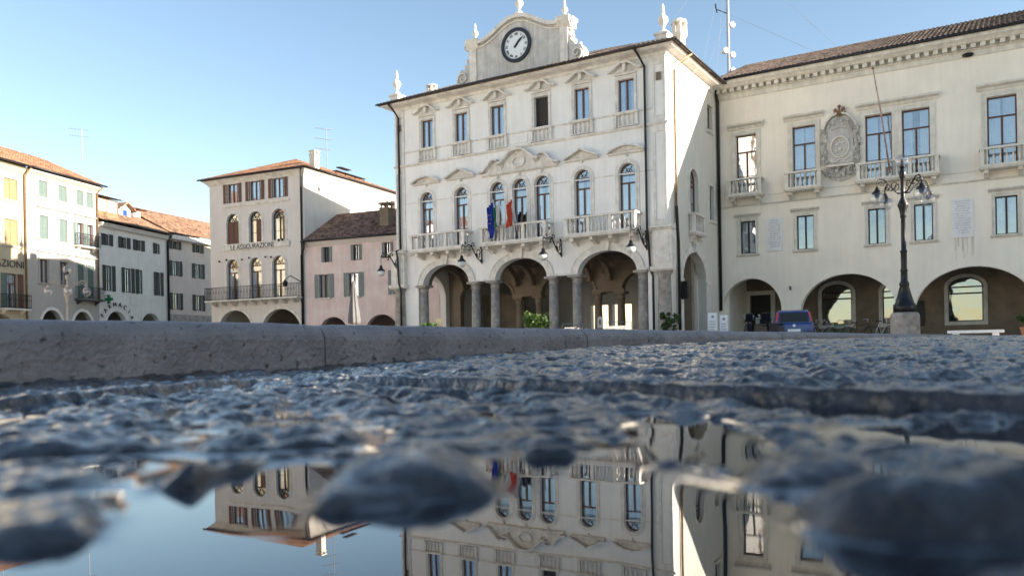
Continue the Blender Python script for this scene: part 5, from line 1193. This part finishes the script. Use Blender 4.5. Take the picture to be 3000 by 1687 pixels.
tt = np.linspace(-1.25, 1.25, 1150)
YY, TT = np.meshgrid(ycs, tt, indexing='ij'); XX = TT*(np.clip(YY, 0, None)*.84+.42)
# street lies on the near side of the kerb line
KX, KY, kx, ky = -.91, 1.44, .6115, .7912
side = (XX-KX)*ky-(YY-KY)*kx     # >0 near side
ZZ = ground_z(XX, YY)
ZZ = np.where(side < -.02, np.minimum(ZZ, .02), ZZ)
mc = bpy.data.materials.new('cobble_stone'); mc.use_nodes = True; n = mc.node_tree; N = n.nodes; Lk = n.links; p = N['Principled BSDF']
tc = N.new('ShaderNodeTexCoord'); n1 = N.new('ShaderNodeTexNoise'); n1.inputs['Scale'].default_value = 30; n1.inputs['Detail'].default_value = 9; Lk.new(tc.outputs['Object'], n1.inputs['Vector'])
r1 = N.new('ShaderNodeValToRGB'); r1.color_ramp.elements[0].position = .3; r1.color_ramp.elements[1].position = .72; r1.color_ramp.elements[0].color = (.004, .005, .007, 1); r1.color_ramp.elements[1].color = (.05, .049, .056, 1)
Lk.new(n1.outputs[0], r1.inputs[0]); nv = N.new('ShaderNodeTexVoronoi'); nv.inputs['Scale'].default_value = 9.5; Lk.new(tc.outputs['Object'], nv.inputs['Vector']); sc = N.new('ShaderNodeSeparateColor'); Lk.new(nv.outputs['Color'], sc.inputs[0]); mr = N.new('ShaderNodeMapRange'); mr.inputs[3].default_value = .4; mr.inputs[4].default_value = 1.6; Lk.new(sc.outputs[0], mr.inputs[0]); vm = N.new('ShaderNodeVectorMath'); vm.operation = 'SCALE'; Lk.new(r1.outputs[0], vm.inputs[0]); Lk.new(mr.outputs[0], vm.inputs['Scale']); Lk.new(vm.outputs[0], p.inputs['Base Color'])
n2 = N.new('ShaderNodeTexNoise'); n2.inputs['Scale'].default_value = 9; n2.inputs['Detail'].default_value = 4; Lk.new(tc.outputs['Object'], n2.inputs['Vector'])
r2 = N.new('ShaderNodeMapRange'); r2.inputs[1].default_value = .35; r2.inputs[2].default_value = .65; r2.inputs[3].default_value = .04; r2.inputs[4].default_value = .20; Lk.new(n2.outputs[0], r2.inputs[0]); Lk.new(r2.outputs[0], p.inputs['Roughness'])
n3 = N.new('ShaderNodeTexNoise'); n3.inputs['Scale'].default_value = 130; n3.inputs['Detail'].default_value = 6; Lk.new(tc.outputs['Object'], n3.inputs['Vector'])
bp = N.new('ShaderNodeBump'); bp.inputs['Strength'].default_value = 1; bp.inputs['Distance'].default_value = .009; Lk.new(n3.outputs[0], bp.inputs['Height']); Lk.new(bp.outputs[0], p.inputs['Normal'])
p.inputs['Specular IOR Level'].default_value = .22; p.inputs['Coat Weight'].default_value = .75; p.inputs['Coat Roughness'].default_value = .05; p.inputs['Coat IOR'].default_value = 1.4
bp2 = N.new('ShaderNodeBump'); bp2.inputs['Strength'].default_value = .8; bp2.inputs['Distance'].default_value = .007; n4 = N.new('ShaderNodeTexNoise'); n4.inputs['Scale'].default_value = 70; n4.inputs['Detail'].default_value = 4; Lk.new(tc.outputs['Object'], n4.inputs['Vector']); Lk.new(n4.outputs[0], bp2.inputs['Height']); Lk.new(bp2.outputs[0], p.inputs['Coat Normal'])
grid_obj('cobbled_street', XX, YY, ZZ, mc)
# wide base ground under everything
mb = MB(); mb.add([(-400, -400, -.03), (400, -400, -.03), (400, 600, -.03), (-400, 600, -.03)], [(0, 1, 2, 3)]); tag(mb.build('ground', M_plaza), kind='structure')
# water: a thin meniscus climbs the stones
yw = np.concatenate([np.arange(-.28, .10, .006), np.arange(.10, .75, .0018)]); tw = np.linspace(-1.2, 1.2, 820)
YW, TW = np.meshgrid(yw, tw, indexing='ij'); XW = TW*(np.clip(YW, 0, None)*.84+.42)
zg = ground_z(XW, YW)
k = np.ones(9)/9
def blur(a):
    a = np.apply_along_axis(lambda v: np.convolve(np.pad(v, 4, mode='edge'), k, 'valid'), 0, a); return np.apply_along_axis(lambda v: np.convolve(np.pad(v, 4, mode='edge'), k, 'valid'), 1, a)
men = .0016*np.exp(np.clip(blur(blur(zg)), -.03, .0)/.0022)+.00004*fbm(XW, YW, 20, 2, s=90)
mw = bpy.data.materials.new('water'); mw.use_nodes = True; p = mw.node_tree.nodes['Principled BSDF']
p.inputs['Base Color'].default_value = (.012, .014, .018, 1); p.inputs['Roughness'].default_value = .0; p.inputs['IOR'].default_value = 1.9; p.inputs['Specular IOR Level'].default_value = .5
grid_obj('puddle', XW, YW, men, mw)
# kerb of long rounded stones
kb = MB(); prof = [(-.014, -.04), (-.012, .080), (-.010, .091), (-.005, .101), (.002, .109), (.011, .115), (.022, .1185), (.036, .120), (.30, .121), (.30, -.04)]
def kerb_stone(s0, s1, dz):
    n = max(2, int((s1-s0)/.03)); vs = []; m = len(prof)
    rd = random.Random(int(s0*100)); ph = rd.uniform(0, 9)
    for i in range(n+1):
        s = s0+(s1-s0)*i/n; e = min(1, min(i, n-i)/1.5) if min(i, n-i) < 2 else 1
        for (a, z) in prof:
            w_ = .0016*math.sin(s*7+ph)+.0012*math.sin(s*23+z*60)+.0009*math.sin(s*51+z*90+ph)
            a2 = a+(w_ if a < .2 else 0)+(1-e)*.004*(1 if a < .2 else 0); z2 = z+dz+(w_*.5 if z > .05 else 0)-(1-e)*.003*(z > .05)
            vs.append((KX+kx*s-ky*a2, KY+ky*s+kx*a2, z2))
    fs = [(i*m+j, (i+1)*m+j, (i+1)*m+(j+1) % m, i*m+(j+1) % m) for i in range(n) for j in range(m)]+[tuple(range(m)), tuple(range(n*m, n*m+m))[::-1]]
    kb.add(vs, fs)
js = [-2.6, -.95, .72, 1.93, 4.0, 5.9, 7.8, 9.7, 11.6, 13.5, 15.4, 17.3, 19.2, 21.1, 23, 25]
for a, b in zip(js[:-1], js[1:]): kerb_stone(a+.002, b-.002, random.uniform(-.0012, .0012))
ko = kb.build('kerb', M_kerb); tag(ko, kind='structure')
# paved square behind the kerb
sq = MB(); q = lambda s, a, z: (KX+kx*s-ky*a, KY+ky*s+kx*a, z)
sq.add([q(-3, .3, .108), q(200, .3, .108), q(200, 160, .108), q(-60, 160, .108), q(-60, .3, .108)], [(0, 1, 2, 3, 4)]); tag(sq.build('square_paving', M_plaza), kind='structure')
